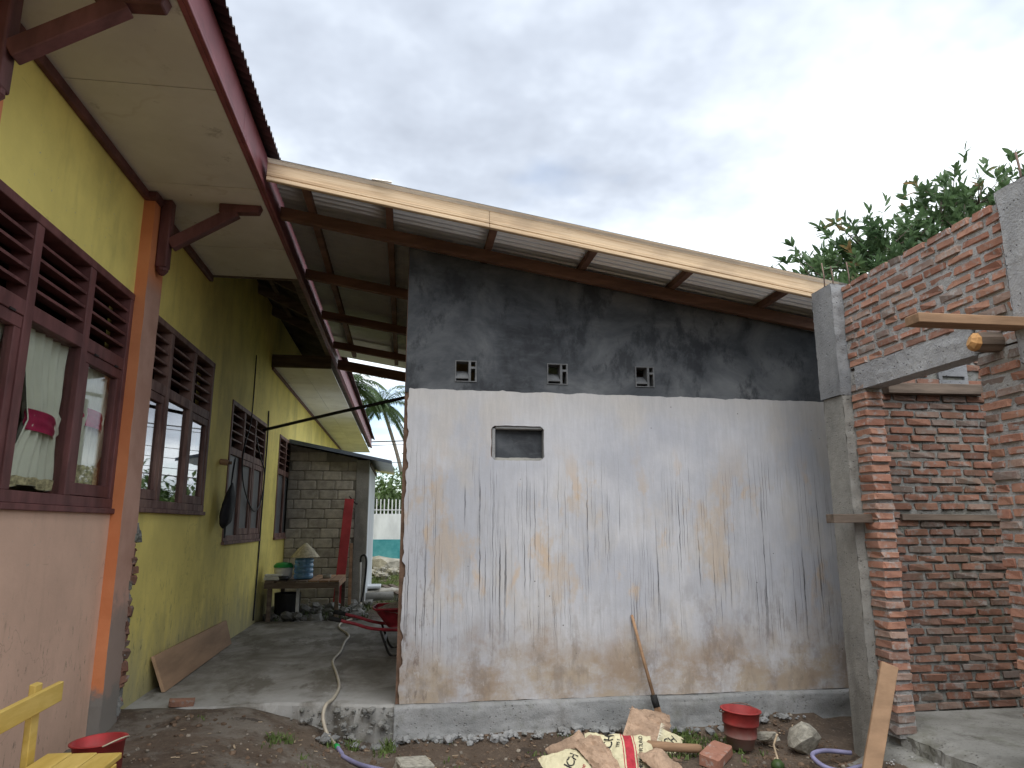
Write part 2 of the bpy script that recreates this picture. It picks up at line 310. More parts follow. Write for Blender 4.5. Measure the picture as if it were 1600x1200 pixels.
# --- small things
def plastic(name, c, rough=.35, var=.15, dirt=0, dz=(0, .1)):
    m = NM(name); v = m.obj()
    b = m.mix(m.ss(m.noise(v, 7, 5), .3, .7), sc3(c, 1 - var), sc3(c, 1 + var))
    if dirt:
        zz = m.math('ADD', m.xyz(v)[2], m.mul(m.math('SUBTRACT', m.noise(v, 12, 5, .65), .5), .12))
        b = m.mix(m.mul(m.ss(zz, dz[1], dz[0]), dirt), b, (.27, .22, .19))
    m.b.inputs['Specular IOR Level'].default_value = .4
    return m.done(b, rough, m.noise(v, 40, 4), .08, .002)
M['redplastic'] = plastic('red_bucket_plastic', (.42, .025, .03), .5, .25, .4, (.0, .25))
M['redplastic2'] = plastic('muddy_red_bucket_plastic', (.28, .03, .028), .6, .3, .85, (.0, .2))
M['whiteplastic'] = plastic('white_plastic', (.62, .62, .60), .4)
M['greenplastic'] = plastic('green_plastic', (.02, .30, .07), .4)
M['blackplastic'] = plastic('black_plastic', (.02, .02, .022), .4)
M['hose'] = plastic('beige_hose', (.42, .37, .29), .5)
M['lavhose'] = plastic('lavender_hose', (.22, .21, .34), .55, .3)
M['straw'] = basic('straw_hat_weave', (.50, .45, .33), .85, .25, 30, .5, 90, .003)
m = NM('blue_jug_plastic'); m.b.inputs['Transmission Weight'].default_value = .35; m.b.inputs['Specular IOR Level'].default_value = .5
M['jug'] = m.done((.16, .33, .55), .15, m.noise(m.obj(), 20), .1, .002)
M['blackcloth'] = basic('black_nylon_cloth', (.016, .016, .02), .7, .3, 8, .4, 25, .006)
M['redpaint'] = basic('scuffed_red_paint', (.26, .025, .035), .5, .35, 12, .2, 50, .002)
M['rubber'] = basic('black_rubber', (.02, .02, .02), .8, .3, 20, .2, 40, .002)
M['steel'] = basic('rusty_steel_rod', (.16, .11, .09), .6, .35, 30, .3, 90, .002, 0, .5)
M['blackpipe'] = basic('black_iron_pipe', (.03, .028, .027), .5, .3, 12, .2, 50, .002)
M['kraft'] = basic('brown_kraft_paper', (.36, .25, .175), .85, .25, 7, 1.0, 11, .03)
M['bagprint'] = basic('cream_bag_paper', (.60, .545, .36), .8, .12, 6, .5, 16, .01)
M['fringe'] = basic('torn_white_paper_fibre', (.64, .60, .47), .9, .15, 30, .3, 60, .002)
M['inkblack'] = basic('black_bag_ink', (.035, .033, .03), .8, .2, 40, .1, 40, .001)
M['inkred'] = basic('red_bag_ink', (.40, .035, .05), .8, .2, 40, .1, 40, .001)
M['inkgreen'] = basic('green_bag_ink', (.05, .30, .10), .8, .2, 40, .1, 40, .001)
M['block'] = basic('cement_block', (.42, .39, .335), .92, .22, 9, .5, 60, .006, .14, obj=False)
M['blockmortar'] = concrete('block_mortar', (.16, .15, .13), (.24, .225, .20))
M['teal'] = basic('teal_wall_paint', (.04, .27, .31), .8, .3, 1.5, .2, 20, .003, obj=False, c2=(.12, .36, .38))
M['wallwhite'] = basic('white_boundary_paint', (.58, .60, .62), .8, .16, 1.3, .2, 20, .003, obj=False, stretch=(2, 1, .6))
M['blueroof'] = basic('blue_grey_roof_sheet', (.17, .21, .27), .5, .2, 3, .2, 30, .002, 0, .3)
def leafmat(name, a, b, new=None):
    m = NM(name); v = m.obj()
    c = m.mix(m.ss(m.noise(v, .9, 3), .35, .65), a, b)
    c = m.mix(m.mul(m.ss(m.noise(m.mp(v, (1, 1, 1), (7, 1, 3)), 9, 2), .4, .75), .6), c, sc3(b, 1.5))
    if new: c = m.mix(m.mul(m.ss(m.noise(m.mp(v, (1, 1, 1), (1, 8, 2)), 1.6, 3), .62, .70), .85), c, new)
    m.b.inputs['Specular IOR Level'].default_value = .45
    mm = m.done(c, .42)
    t = m.t; tl = m.n('ShaderNodeBsdfTranslucent'); t.links.new(c, tl.inputs[0]); ms = m.n('ShaderNodeMixShader'); ms.inputs[0].default_value = .42
    t.links.new(m.b.outputs[0], ms.inputs[1]); t.links.new(tl.outputs[0], ms.inputs[2]); t.links.new(ms.outputs[0], t.nodes['Material Output'].inputs[0])
    return mm
M['mango'] = leafmat('mango_leaf', (.055, .10, .045), (.11, .175, .075), (.32, .20, .09))
M['palm'] = leafmat('palm_leaf', (.045, .085, .035), (.10, .15, .06))
M['bush'] = leafmat('bush_leaf', (.035, .07, .025), (.09, .14, .04))
M['bark'] = basic('grey_bark', (.15, .12, .095), .9, .3, 8, .5, 40, .006)
M['palmbark'] = basic('palm_bark', (.20, .17, .14), .9, .3, 8, .5, 40, .006)

# ------------------------------------------------------------------ geometry helpers
class MB:
    def __init__(s): s.v = []; s.f = []
    def quad(s, a, b, c, d):
        i = len(s.v); s.v += [tuple(a), tuple(b), tuple(c), tuple(d)]; s.f.append((i, i + 1, i + 2, i + 3)); return s
    def hexa(s, p):                       # p: 8 points, bottom ring then top ring (counter-clockwise from above)
        i = len(s.v); s.v += [tuple(q) for q in p]
        for f in ((3, 2, 1, 0), (4, 5, 6, 7), (0, 1, 5, 4), (1, 2, 6, 5), (2, 3, 7, 6), (3, 0, 4, 7)): s.f.append(tuple(i + k for k in f))
        return s
    def box(s, x0, x1, y0, y1, z0, z1):
        return s.hexa([(x0, y0, z0), (x1, y0, z0), (x1, y1, z0), (x0, y1, z0), (x0, y0, z1), (x1, y0, z1), (x1, y1, z1), (x0, y1, z1)])
    def bar(s, a, b, wd, th, upv=(0, 0, 1)):   # a plank from a to b, wd across, th along upv
        a, b = Vector(a), Vector(b); d = (b - a).normalized(); u = Vector(upv); sd_ = d.cross(u)
        if sd_.length < 1e-4: sd_ = d.cross(Vector((1, 0, 0)))
        sd_.normalize(); u = sd_.cross(d).normalized(); w2 = sd_ * wd / 2; u2 = u * th / 2
        return s.hexa([a - w2 - u2, a + w2 - u2, b + w2 - u2, b - w2 - u2, a - w2 + u2, a + w2 + u2, b + w2 + u2, b - w2 + u2])
    def tube(s, pts, r, n=8, cap=True):
        pts = [Vector(p) for p in pts]; k = len(pts); rr = r if isinstance(r, (list, tuple)) else [r] * k
        base = len(s.v); pu = None
        for i, p in enumerate(pts):
            d = (pts[min(i + 1, k - 1)] - pts[max(i - 1, 0)]).normalized()
            if pu is None: pu = d.orthogonal().normalized()
            pu = (pu - d * pu.dot(d)).normalized(); q = d.cross(pu)
            for j in range(n):
                a = 2 * math.pi * j / n; s.v.append(tuple(p + (pu * math.cos(a) + q * math.sin(a)) * rr[i]))
        for i in range(k - 1):
            for j in range(n):
                a = base + i * n + j; b = base + i * n + (j + 1) % n; s.f.append((a, b, b + n, a + n))
        if cap: s.f.append(tuple(base + j for j in range(n))[::-1]); s.f.append(tuple(base + (k - 1) * n + j for j in range(n)))
        return s
    def lathe(s, prof, c=(0, 0, 0), n=28, sx=1, sy=1):
        base = len(s.v); c = Vector(c)
        for r, z in prof:
            for j in range(n):
                a = 2 * math.pi * j / n; s.v.append((c.x + r * math.cos(a) * sx, c.y + r * math.sin(a) * sy, c.z + z))
        for i in range(len(prof) - 1):
            for j in range(n):
                a = base + i * n + j; b = base + i * n + (j + 1) % n; s.f.append((a, b, b + n, a + n))
        return s
    def grid(s, fn, nu, nv):
        base = len(s.v)
        for j in range(nv + 1):
            for i in range(nu + 1): s.v.append(tuple(fn(i / nu, j / nv)))
        for j in range(nv):
            for i in range(nu):
                a = base + j * (nu + 1) + i; s.f.append((a, a + 1, a + nu + 2, a + nu + 1))
        return s
    def mesh(s, name, mt, smooth=False):
        me = bpy.data.meshes.new(name); me.from_pydata(s.v, [], s.f); me.materials.append(M[mt] if isinstance(mt, str) else mt)
        if smooth: me.polygons.foreach_set('use_smooth', [True] * len(me.polygons))
        me.update(); return me
    def build(s, name, mt, parent=None, smooth=False, bevel=0, segs=1):
        o = bpy.data.objects.new(name, s.mesh(name, mt, smooth)); col.objects.link(o)
        if parent is not None: par(o, parent)
        if bevel:
            b = o.modifiers.new('b', 'BEVEL'); b.width = bevel; b.segments = segs; b.limit_method = 'ANGLE'; b.angle_limit = R(40)
        return o
def par(o, p):
    o.parent = p
    if p.get('_root'): o.matrix_parent_inverse = Matrix.Translation(-Vector(p['_root']))
def thing(name, loc, label, cat, group=None):
    o = bpy.data.objects.new(name, None); col.objects.link(o); o.location = loc; o['_root'] = loc
    o.empty_display_size = .1
    o['label'] = label; o['category'] = cat
    if group: o['group'] = group
    return o
def tag(o, label=None, cat=None, group=None, kind=None):
    if label: o['label'] = label
    if cat: o['category'] = cat
    if group: o['group'] = group
    if kind: o['kind'] = kind
    return o
def inst(me, name, parent, loc, rot=(0, 0, 0), scale=(1, 1, 1)):
    o = bpy.data.objects.new(name, me); col.objects.link(o)
    if parent is not None: par(o, parent)
    o.location = loc; o.rotation_euler = rot; o.scale = scale; return o
def jit(a): return random.uniform(-a, a)
def fb(x, y, z=0, oct=4): return mnoise.fractal(Vector((x, y, z)), 1.0, 2.0, oct)
def sst(a, b, x):
    t = max(0, min(1, (x - a) / (b - a))); return t * t * (3 - 2 * t)
def cellwall(mb, us, zs, holes, mapf, d0, d1, ztop=None):
    """Wall sheet with rectangular holes. us/zs cut lines, holes (u0,u1,z0,z1); mapf(u,z,d)->xyz; d0 front, d1 back."""
    for h in holes: us = sorted(set(us) | {h[0], h[1]}); zs = sorted(set(zs) | {h[2], h[3]})
    us = sorted(us); zs = sorted(zs); nu, nz = len(us) - 1, len(zs) - 1
    def inh(i, j):
        if i < 0 or j < 0 or i >= nu or j >= nz: return True
        u, z_ = (us[i] + us[i + 1]) / 2, (zs[j] + zs[j + 1]) / 2
        return any(h[0] < u < h[1] and h[2] < z_ < h[3] for h in holes)
    def pt(i, j, d):
        z_ = zs[j]
        if ztop and j == nz: z_ = ztop(us[i])
        return mapf(us[i], z_, d)
    for i in range(nu):
        for j in range(nz):
            if inh(i, j): continue
            mb.quad(pt(i, j, d0), pt(i + 1, j, d0), pt(i + 1, j + 1, d0), pt(i, j + 1, d0))
            mb.quad(pt(i, j + 1, d1), pt(i + 1, j + 1, d1), pt(i + 1, j, d1), pt(i, j, d1))
            if inh(i - 1, j): mb.quad(pt(i, j, d1), pt(i, j, d0), pt(i, j + 1, d0), pt(i, j + 1, d1))
            if inh(i + 1, j): mb.quad(pt(i + 1, j, d0), pt(i + 1, j, d1), pt(i + 1, j + 1, d1), pt(i + 1, j + 1, d0))
            if inh(i, j - 1): mb.quad(pt(i, j, d1), pt(i + 1, j, d1), pt(i + 1, j, d0), pt(i, j, d0))
            if inh(i, j + 1): mb.quad(pt(i, j + 1, d0), pt(i + 1, j + 1, d0), pt(i + 1, j + 1, d1), pt(i, j + 1, d1))
    return mb
def frange(a, b, st):
    n = max(1, round((b - a) / st)); return [a + (b - a) * i / n for i in range(n + 1)]
def smoothpts(pts, k=6):
    pts = [Vector(p) for p in pts]; out = []
    for i in range(len(pts) - 1):
        p0, p1, p2, p3 = pts[max(i - 1, 0)], pts[i], pts[i + 1], pts[min(i + 2, len(pts) - 1)]
        for j in range(k):
            t = j / k; out.append(.5 * ((2 * p1) + (p2 - p0) * t + (2 * p0 - 5 * p1 + 4 * p2 - p3) * t * t + (3 * p1 - p0 - 3 * p2 + p3) * t ** 3))
    out.append(pts[-1]); return out
def chunk(name, mt, rough=.12, n=0):      # irregular chamfered block of unit size, shared by alike pieces
    bm = bmesh.new(); bmesh.ops.create_cube(bm, size=1)
    bmesh.ops.bevel(bm, geom=bm.edges[:], offset=.07, segments=1, affect='EDGES', profile=.5)
    for v in bm.verts:
        v.co += Vector((jit(rough) * .22, jit(rough) * .35, jit(rough) * .45))
    me = bpy.data.meshes.new(name); bm.to_mesh(me); bm.free(); me.materials.append(M[mt]); return me
def stone_mesh(name, mt, sub=2, am=.28, seed=0):
    bm = bmesh.new(); bmesh.ops.create_icosphere(bm, subdivisions=sub, radius=.5)
    for v in bm.verts:
        d = v.co.normalized(); k = 1 + am * fb(d.x * 1.5 + seed, d.y * 1.5, d.z * 1.5, 3)
        v.co = Vector((max(-.4, min(.4, v.co.x * k)), max(-.42, min(.42, v.co.y * k)), max(-.38, min(.38, v.co.z * k))))
    me = bpy.data.meshes.new(name); bm.to_mesh(me); bm.free(); me.materials.append(M[mt]); return me

# ------------------------------------------------------------------ ground
def gz(x, y, fine=True):
    left = sst(-.15, -1.15, x)
    z_ = (.225 + .03 * sst(5.0, 5.5, y)) * left * (1 - sst(5.56, 5.66, y)) if y < 5.66 else 0
    if 5.62 <= y < 11 and -2 < x < 4: z_ = max(z_, .12)
    if y >= 10: z_ = .12 + .08 * sst(10, 11, y)
    if x > 2.5 and y < 4.5: z_ += .10 * sst(2.55, 2.95, x) * sst(4.6, 4.2, y)
    if 0 < x < 3.2 and y < 5.5: z_ += .045 * sst(4.95, 5.4, y)
    if x > 2.25 and 4.3 < y < 5.6: z_ += .05 * sst(2.3, 2.8, x) * sst(4.5, 5.1, y)
    if y > 20: z_ += .05
    if fine and -4 < x < 6 and y < 17:
        z_ += .022 * fb(x * 1.7, y * 1.7, 3) + .010 * fb(x * 7, y * 7, 1)
    elif y > 10: z_ += .05 * fb(x * .4, y * .4)
    return z_
xs = [-600, -250, -100, -50, -25, -14, -9, -6.5, -5] + frange(-4, 6, .075) + [7, 8.5, 11, 15, 22, 32, 50, 100, 250, 600]
ys = [-600, -200, -60, -25, -12, -6, -3, -1, 0, 1, 1.8] + frange(2.4, 6.2, .06) + frange(6.4, 17, .25) + [19, 21, 23, 25, 27, 30, 34, 40, 50, 70, 100, 160, 250, 400, 700]
mb = MB(); nx = len(xs)
for yy in ys:
    for xx in xs: mb.v.append((xx, yy, gz(xx, yy)))
for j in range(len(ys) - 1):
    for i in range(nx - 1):
        a = j * nx + i; mb.f.append((a, a + 1, a + nx + 1, a + nx))
tag(mb.build('ground', 'dirt', smooth=True), kind='structure')
# concrete floor of the passage, broken front edge
def fe(x): return 5.56 + .05 * fb(x * 2.2, 4.4) + .02 * fb(x * 11, 1) - .08 * sst(-.55, -.15, x)
mb = MB(); us = frange(-1.9, -.01, .05); vs = [0, .003, .008, .015, .03] + frange(.05, 1, .045)
nu = len(us)
for v_ in vs:
    for u_ in us:
        y0 = fe(u_); yy = y0 + (10.15 + .1 * fb(u_ * 3, 9) - y0) * v_
        mb.v.append((u_, yy, .248 + .010 * fb(u_ * 1.4, yy * 1.1) - (.018 if v_ == 0 else 0) + .003 * fb(u_ * 9, yy * 9)))
for j in range(len(vs) - 1):
    for i in range(nu - 1):
        a = j * nu + i; mb.f.append((a, a + 1, a + nu + 1, a + nu))
for i in range(nu - 1):
    for k in range(3):
        z0, z1 = -.08 + .103 * k, -.08 + .103 * (k + 1)
        def q(u_, z_): return (u_, fe(u_) - .05 * (1 - (z_ + .08) / .33) + .05 * fb(u_ * 6, z_ * 9, 2), z_ if z_ < .22 else .23 + .010 * fb(u_ * 1.4, fe(u_) * 1.1) + .003 * fb(u_ * 9, fe(u_) * 9))
        if k == 2:
            mb.quad(q(us[i], z0), q(us[i + 1], z0), mb.v[i + 1], mb.v[i])
        else: mb.quad(q(us[i], z0), q(us[i + 1], z0), q(us[i + 1], z1), q(us[i], z1))
tag(mb.build('concrete_floor', 'worn'), kind='structure')
tag(MB().box(0, 3.7, 5.57, 10.0, .1, .246).build('annex_floor', 'slab'), kind='structure')

# ------------------------------------------------------------------ school building (left)
WX = -1.9
sch = thing('school_building', (WX, 10, .2), 'long yellow and peach school building with maroon windows and deep eaves', 'building')
wins = [(2.44, 5.0, 1.61, 3.07), (5.23, 7.15, 1.63, 3.07), (7.98, 9.92, 1.335, 2.86), (11.0, 12.94, 1.33, 2.86)]
MP = lambda u, z_, d: (WX - d, u, z_)
mb = cellwall(MB(), [-3.0, 5.0, 22.0], [-.1, 1.61, 4.5], wins, MP, 0, .15); sw_ = mb.build('wall', 'yellow', sch)
MB().box(-6.2, -6.05, -3, 22, 0, 4.5).build('back_wall', 'yellow', sch)
MB().box(-6.05, -2.05, -3, -2.85, 0, 6.2).build('gable_wall', 'yellow', sch); MB().box(-6.05, -2.05, 21.85, 22, 0, 6.2).build('gable_wall', 'yellow', sch)
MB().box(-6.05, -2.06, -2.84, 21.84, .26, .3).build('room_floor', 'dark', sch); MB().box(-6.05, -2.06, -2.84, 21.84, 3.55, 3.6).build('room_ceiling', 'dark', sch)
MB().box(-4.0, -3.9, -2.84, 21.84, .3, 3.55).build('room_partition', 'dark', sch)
mb = cellwall(MB(), frange(-3, 4.998, .5), [-.1, 1.0, 1.606], [], MP, -.006, .0); mb.build('lower_wall', 'peach', sch)
for y0 in (2.85, 5.0):
    mb = MB(); n = 60
    def colp(u_, v_):
        z_ = -.05 + 3.88 * v_
        P_ = [(-1.905, 0), (-1.822, 0), (-1.822, .285), (-1.905, .285)]
        k = int(round(u_ * 3)); x_, y_ = P_[k]; return (x_ + .004 * fb(z_ * 3, k, y0), y0 + y_ + .006 * fb(z_ * 5, k * 2, y0), z_)
    mb.grid(colp, 3, n).build('column', 'orange', sch)
# exposed brick along the broken edge of the near column
rb = [chunk('brick', 'brickdark', .5) for _ in range(4)] + [chunk('brick', 'mortar_dark', .6) for _ in range(2)]
z_ = .28
while z_ < 1.5:
    h = random.uniform(.035, .06)
    inst(random.choice(rb), 'brick', sch, (-1.862 + jit(.012), 5.302 + jit(.014), z_), (jit(.15), jit(.25), jit(.4)), (.09, random.uniform(.05, .11), h))
    z_ += h * random.uniform(.8, 1.05)
for k in range(14):
    inst(random.choice(rb), 'plaster_crumb', sch, (-1.85 + jit(.02), 5.31 + jit(.02), random.uniform(.3, 1.5)), (jit(1), jit(1), jit(1)), (.05, .03, .025)).data.materials[0]
def window(y0, y1, z0, z1, zt, bays, kind, old=False):
    """bays: mullion lines; kind per bay: F fixed, C casement, O open dark"""
    wm_ = 'maroon_old' if old else 'maroon'
    fr = MB(); xf, xb = WX + .012, WX - .10
    fw_ = .055
    fr.box(xb, xf, y0, y1, z0, z0 + .06); fr.box(xb, xf, y0, y1, z1 - .05, z1)
    fr.box(xb, xf - .002, y0, y0 + fw_, z0 + .06, z1 - .05); fr.box(xb, xf - .002, y1 - fw_, y1, z0 + .06, z1 - .05)
    for b in bays[1:-1]: fr.box(xb, xf - .004, b - .038, b + .038, z0 + .06, z1 - .05)
    for a, b in zip(bays[:-1], bays[1:]):
        ya = a + (.038 if a != bays[0] else fw_); yb = b - (.038 if b != bays[-1] else fw_)
        fr.box(xb, xf - .006, ya, yb, zt - .04, zt + .04)
    W_ = fr.build('window', wm_, sch, bevel=.003)
    MB().box(WX - .02, WX + .03, y0 - .015, y1 + .015, z0 - .035, z0 - .001).build('sill', wm_, W_, bevel=.004)
    for a, b, k in zip(bays[:-1], bays[1:], kind):
        ya = a + (.038 if a != bays[0] else fw_); yb = b - (.038 if b != bays[-1] else fw_)
        n = 4; hh = (z1 - .05 - zt - .04) / (n + 1)
        for i in range(n):
            zc = zt + .04 + hh * (i + 1)
            mb = MB(); mb.hexa([(xf - .014, ya, zc - .008), (xf - .014, yb, zc - .008), (xb, yb, zc - .008 + .02), (xb, ya, zc - .008 + .02),
                                (xf - .014, ya, zc + .008), (xf - .014, yb, zc + .008), (xb, yb, zc + .008 + .02), (xb, ya, zc + .008 + .02)])
            mb.build('slat', wm_, W_)
        if k in 'C':
            s_ = MB(); t_ = .062; za, zb = z0 + .064, zt - .044; x0, x1 = WX - .045, WX + .002
            s_.box(x0, x1, ya + .003, yb - .003, za, za + t_ + .01); s_.box(x0, x1, ya + .003, yb - .003, zb - t_, zb)
            s_.box(x0, x1 - .002, ya + .003, ya + t_, za + t_ + .01, zb - t_); s_.box(x0, x1 - .002, yb - t_, yb - .003, za + t_ + .01, zb - t_)
            s_.build('casement_frame', wm_, W_, bevel=.003)
            MB().box(WX - .026, WX - .022, ya + t_, yb - t_, za + t_ + .01, zb - t_).build('pane', {1: 'mirrorglass', 0: 'glass', 2: 'greypane'}[old], W_)
            if not old:
                for yy in (ya + .10, yb - .14): MB().box(WX + .003, WX + .012, yy, yy + .05, zb + .001, zb + .012).build('hinge', 'blackpipe', W_)
        elif k == 'F':
            MB().box(WX - .026, WX - .022, ya, yb, z0 + .06, zt - .04).build('pane', {1: 'mirrorglass', 0: 'glass', 2: 'greypane'}[old], W_)
    return W_
window(*wins[0], 2.56, [2.44, 3.08, 3.72, 4.36, 5.0], 'FCFC', 0)
window(*wins[1], 2.54, [5.23, 5.87, 6.51, 7.15], 'CFC', 1)
window(*wins[2], 2.31, [7.98, 8.63, 9.27, 9.92], 'FCC', 2)
window(*wins[3], 2.31, [11.0, 11.65, 12.3, 12.94], 'FFF', 2)
# ceiling boards under the eaves, trim, fascia
yb_ = [-2.2, -1.03, .15, 1.32, 2.49, 3.67, 4.84, 5.98, 6.73]
for a, b in zip(yb_[:-1], yb_[1:]):
    t = jit(.004); t2 = jit(.004)
    MB().hexa([(-1.9, a + .003, 3.84 + t), (-1.092, a + .003, 3.84 + t2), (-1.092, b - .003, 3.84 - t2), (-1.9, b - .003, 3.84 - t),
               (-1.9, a + .003, 3.848 + t), (-1.092, a + .003, 3.848 + t2), (-1.092, b - .003, 3.848 - t2), (-1.9, b - .003, 3.848 - t)]).build('soffit_panel', 'soffit', sch)
yb_ = frange(10.04, 21.9, 1.2)
for a, b in zip(yb_[:-1], yb_[1:]):
    for x0, x1 in ((-1.9, -1.5), (-1.495, -1.092)):
        MB().box(x0, x1, a + .004, b - .004, 3.69 + jit(.003), 3.70).build('soffit_panel', 'soffit', sch)
MB().box(-1.9, -1.092, 10.0, 10.035, 3.68, 3.86).build('soffit_end_board', 'woodold', sch)
MB().box(-1.9, -1.092, 6.735, 6.77, 3.835, 3.88).build('soffit_end_board', 'woodold', sch)
for a, b in ((-3, 2.84), (3.14, 4.995), (5.29, 6.73)): MB().box(-1.9, -1.862, a, b, 3.775, 3.838).build('cornice_trim', 'maroon', sch, bevel=.006)
MB().box(-1.9, -1.87, 10.04, 22, 3.65, 3.688).build('cornice_trim', 'maroon', sch)
for a, b in ((-3, 4.2), (4.203, 10.0), (10.003, 15.9), (15.903, 22)):
    f_ = MB().box(-1.090, -1.062, a, b, 3.835, 4.135).build('fascia_board', 'fasciared', sch, bevel=.003)
    MB().box(-1.062, -1.040, a, b, 3.836, 3.866).box(-1.062, -1.046, a, b, 3.872, 3.896).build('moulding', 'fasciared', f_, bevel=.006, segs=2)
MB().box(-1.16, -1.10, 6.74, 22, 3.86, 3.98).build('eave_beam', 'woodold', sch)
# the roof: corrugated sheets
def corr(w_, wl, am, nper, fn):
    mb = MB(); n = int(w_ / wl * nper)
    for lay in (0, 1):
        base = len(mb.v)
        for i in range(n + 1):
            s_ = w_ * i / n; h = am * math.cos(2 * math.pi * s_ / wl)
            for t in (0, 1): mb.v.append(fn(s_, t, h + (.004 if lay else 0)))
        for i in range(n):
            a = base + 2 * i; mb.f.append((a, a + 1, a + 3, a + 2) if lay == 0 else (a, a + 2, a + 3, a + 1))
    n2 = 2 * (n + 1)
    for i in range(n):
        for t in (0, 1): a = 2 * i + t; mb.f.append((a, a + 2, a + 2 + n2, a + n2) if t else (a + 2, a, a + n2, a + 2 + n2))
    return mb
SLP = .47
me = corr(.77, .07, .014, 8, lambda s_, t, h: (-.975 - 4.4 * t, s_, 4.12 + 4.4 * SLP * t + h)).mesh('roof_sheet', 'rustroof', True)
for k in range(33): inst(me, 'roof_sheet', sch, (jit(.006), -3.2 + .77 * k, .003 * (k % 2)))
MB().hexa([(-6.3, -3.1, 4.5), (-5.4, -3.1, 6.1), (-5.4, 22, 6.1), (-6.3, 22, 4.5), (-6.3, -3.1, 4.55), (-5.4, -3.1, 6.2), (-5.4, 22, 6.2), (-6.3, 22, 4.55)]).build('roof_back_slope', 'rustroof', sch)
for y0 in (6.95, 7.9, 8.85, 9.8):
    MB().bar((-1.08, y0, 4.05), (-2.6, y0, 4.05 + 1.52 * SLP), .06, .11).build('rafter', 'woodold', sch)
for x_ in (-1.3, -1.65):
    MB().box(x_ - .025, x_ + .025, 6.78, 9.99, 4.06 + (-1.05 - x_) * SLP, 4.11 + (-1.05 - x_) * SLP).build('batten', 'woodold', sch)
# carved eave brackets on the columns
for y0 in (2.99, 5.14):
    br = MB().box(-1.82, -1.74, y0 - .045, y0 + .045, 3.32, 3.838).build('bracket', 'maroon', sch, bevel=.012, segs=2)
    mb = MB(); mb.tube([(-1.78, y0, 3.27), (-1.78, y0, 3.30), (-1.78, y0, 3.325)], [.018, .042, .04], 10); mb.build('turned_foot', 'maroon', br)
    MB().bar((-1.74, y0, 3.50), (-1.30, y0, 3.79), .075, .085).build('strut', 'maroon', br, bevel=.005)
    MB().hexa([(-1.42, y0 - .04, 3.77), (-1.14, y0 - .04, 3.785), (-1.14, y0 + .04, 3.785), (-1.42, y0 + .04, 3.77), (-1.42, y0 - .04, 3.838), (-1.12, y0 - .04, 3.838), (-1.12, y0 + .04, 3.838), (-1.42, y0 + .04, 3.838)]).build('cap_block', 'maroon', br, bevel=.005)
    MB().box(-1.9, -1.80, y0 - .17, y0 + .15, 3.775, 3.839).build('capital', 'maroon', sch, bevel=.012)
# wall cables and conduit
def wire(name, pts, r, mt, label, cat, **k): return tag(MB().tube(smoothpts(pts, 6), r, 6).build(name, mt, smooth=True), label, cat, **k)
MB().tube(smoothpts([(-1.895, 8.98, 3.6), (-1.89, 8.96, 3.0), (-1.88, 8.85, 2.7), (-1.885, 8.6, 2.3), (-1.88, 8.75, 1.95), (-1.88, 9.4, 1.68), (-1.88, 9.85, 1.85), (-1.885, 9.95, 2.2), (-1.89, 9.6, 2.4), (-1.89, 9.3, 2.6)], 8), .008, 6).build('wall_cable', 'blackplastic', sch, smooth=True)
MB().tube(smoothpts([(-1.888, 9.97, 3.05), (-1.885, 9.99, 2.6), (-1.888, 9.96, 1.6), (-1.886, 9.93, .9), (-1.89, 9.9, .3)], 6), .011, 6).build('conduit', 'blackplastic', sch, smooth=True)

# curtains hanging inside the nearest window
def curtain(label, top, sash, bot, zt, zs, zb, seed, lace):
    t_ = thing('curtain', (-1.975, sum(sash) / 2, zb), label, 'curtain', 'pale curtains tied back behind the nearest window')
    def prof(z_):
        if z_ >= zs:
            k = (z_ - zs) / (zt - zs); k = k ** .75
            return sash[0] + (top[0] - sash[0]) * k, sash[1] + (top[1] - sash[1]) * k
        k = ((zs - z_) / (zs - zb)) ** .8
        return sash[0] + (bot[0] - sash[0]) * k, sash[1] + (bot[1] - sash[1]) * k
    def fn(u_, v_, off=0):
        z_ = zb + (zt - zb) * v_; a, b = prof(z_); tw = (b - a)
        dpt = .013 * (1.0 + .7 * math.exp(-((z_ - zs) / .14) ** 2))
        x_ = -1.975 + off + dpt * math.sin(u_ * 2 * math.pi * 6 + seed + .8 * math.sin(3 * z_)) + .012 * fb(u_ * 4, z_ * 2, seed)
        return (x_, a + tw * u_, z_ - .012 * math.sin(u_ * 9 + seed) * (1 if v_ < .02 else 0))
    MB().grid(fn, 60, 40).build('cloth', 'curtain', t_, True)
    a, b = prof(zs)
    MB().grid(lambda u_, v_: (-1.975 + .045 * math.sin(math.pi * u_) + .004 * math.sin(v_ * 14 + u_ * 4), a - .012 + (b - a + .024) * u_, zs - .055 + .11 * v_ - .02 * u_), 16, 8).build('tie_band', 'sash', t_, True)
    hz = (zt - zb)
    MB().grid(lambda u_, v_: tuple(Vector(fn(u_, v_ * lace / hz)) + Vector((.006, 0, -.004 * math.sin(u_ * 60)))), 60, 4).build('lace_hem', 'lace', t_, True)
curtain('wide pale green curtain with pink tie in the middle pane of the nearest window', (3.82, 4.44), (3.98, 4.30), (3.82, 4.42), 2.62, 2.05, 1.70, 1.0, .05)
curtain('narrow pale curtain with pink tie in the casement beside the orange column', (4.52, 5.06), (4.60, 4.90), (4.50, 5.04), 2.58, 2.16, 1.745, 4.2, .12)
curtain('sliver of pale curtain at the left edge of the picture, in the leftmost casement', (3.2, 3.80), (3.3, 3.62), (3.2, 3.75), 2.60, 2.10, 1.72, 2.1, .06)

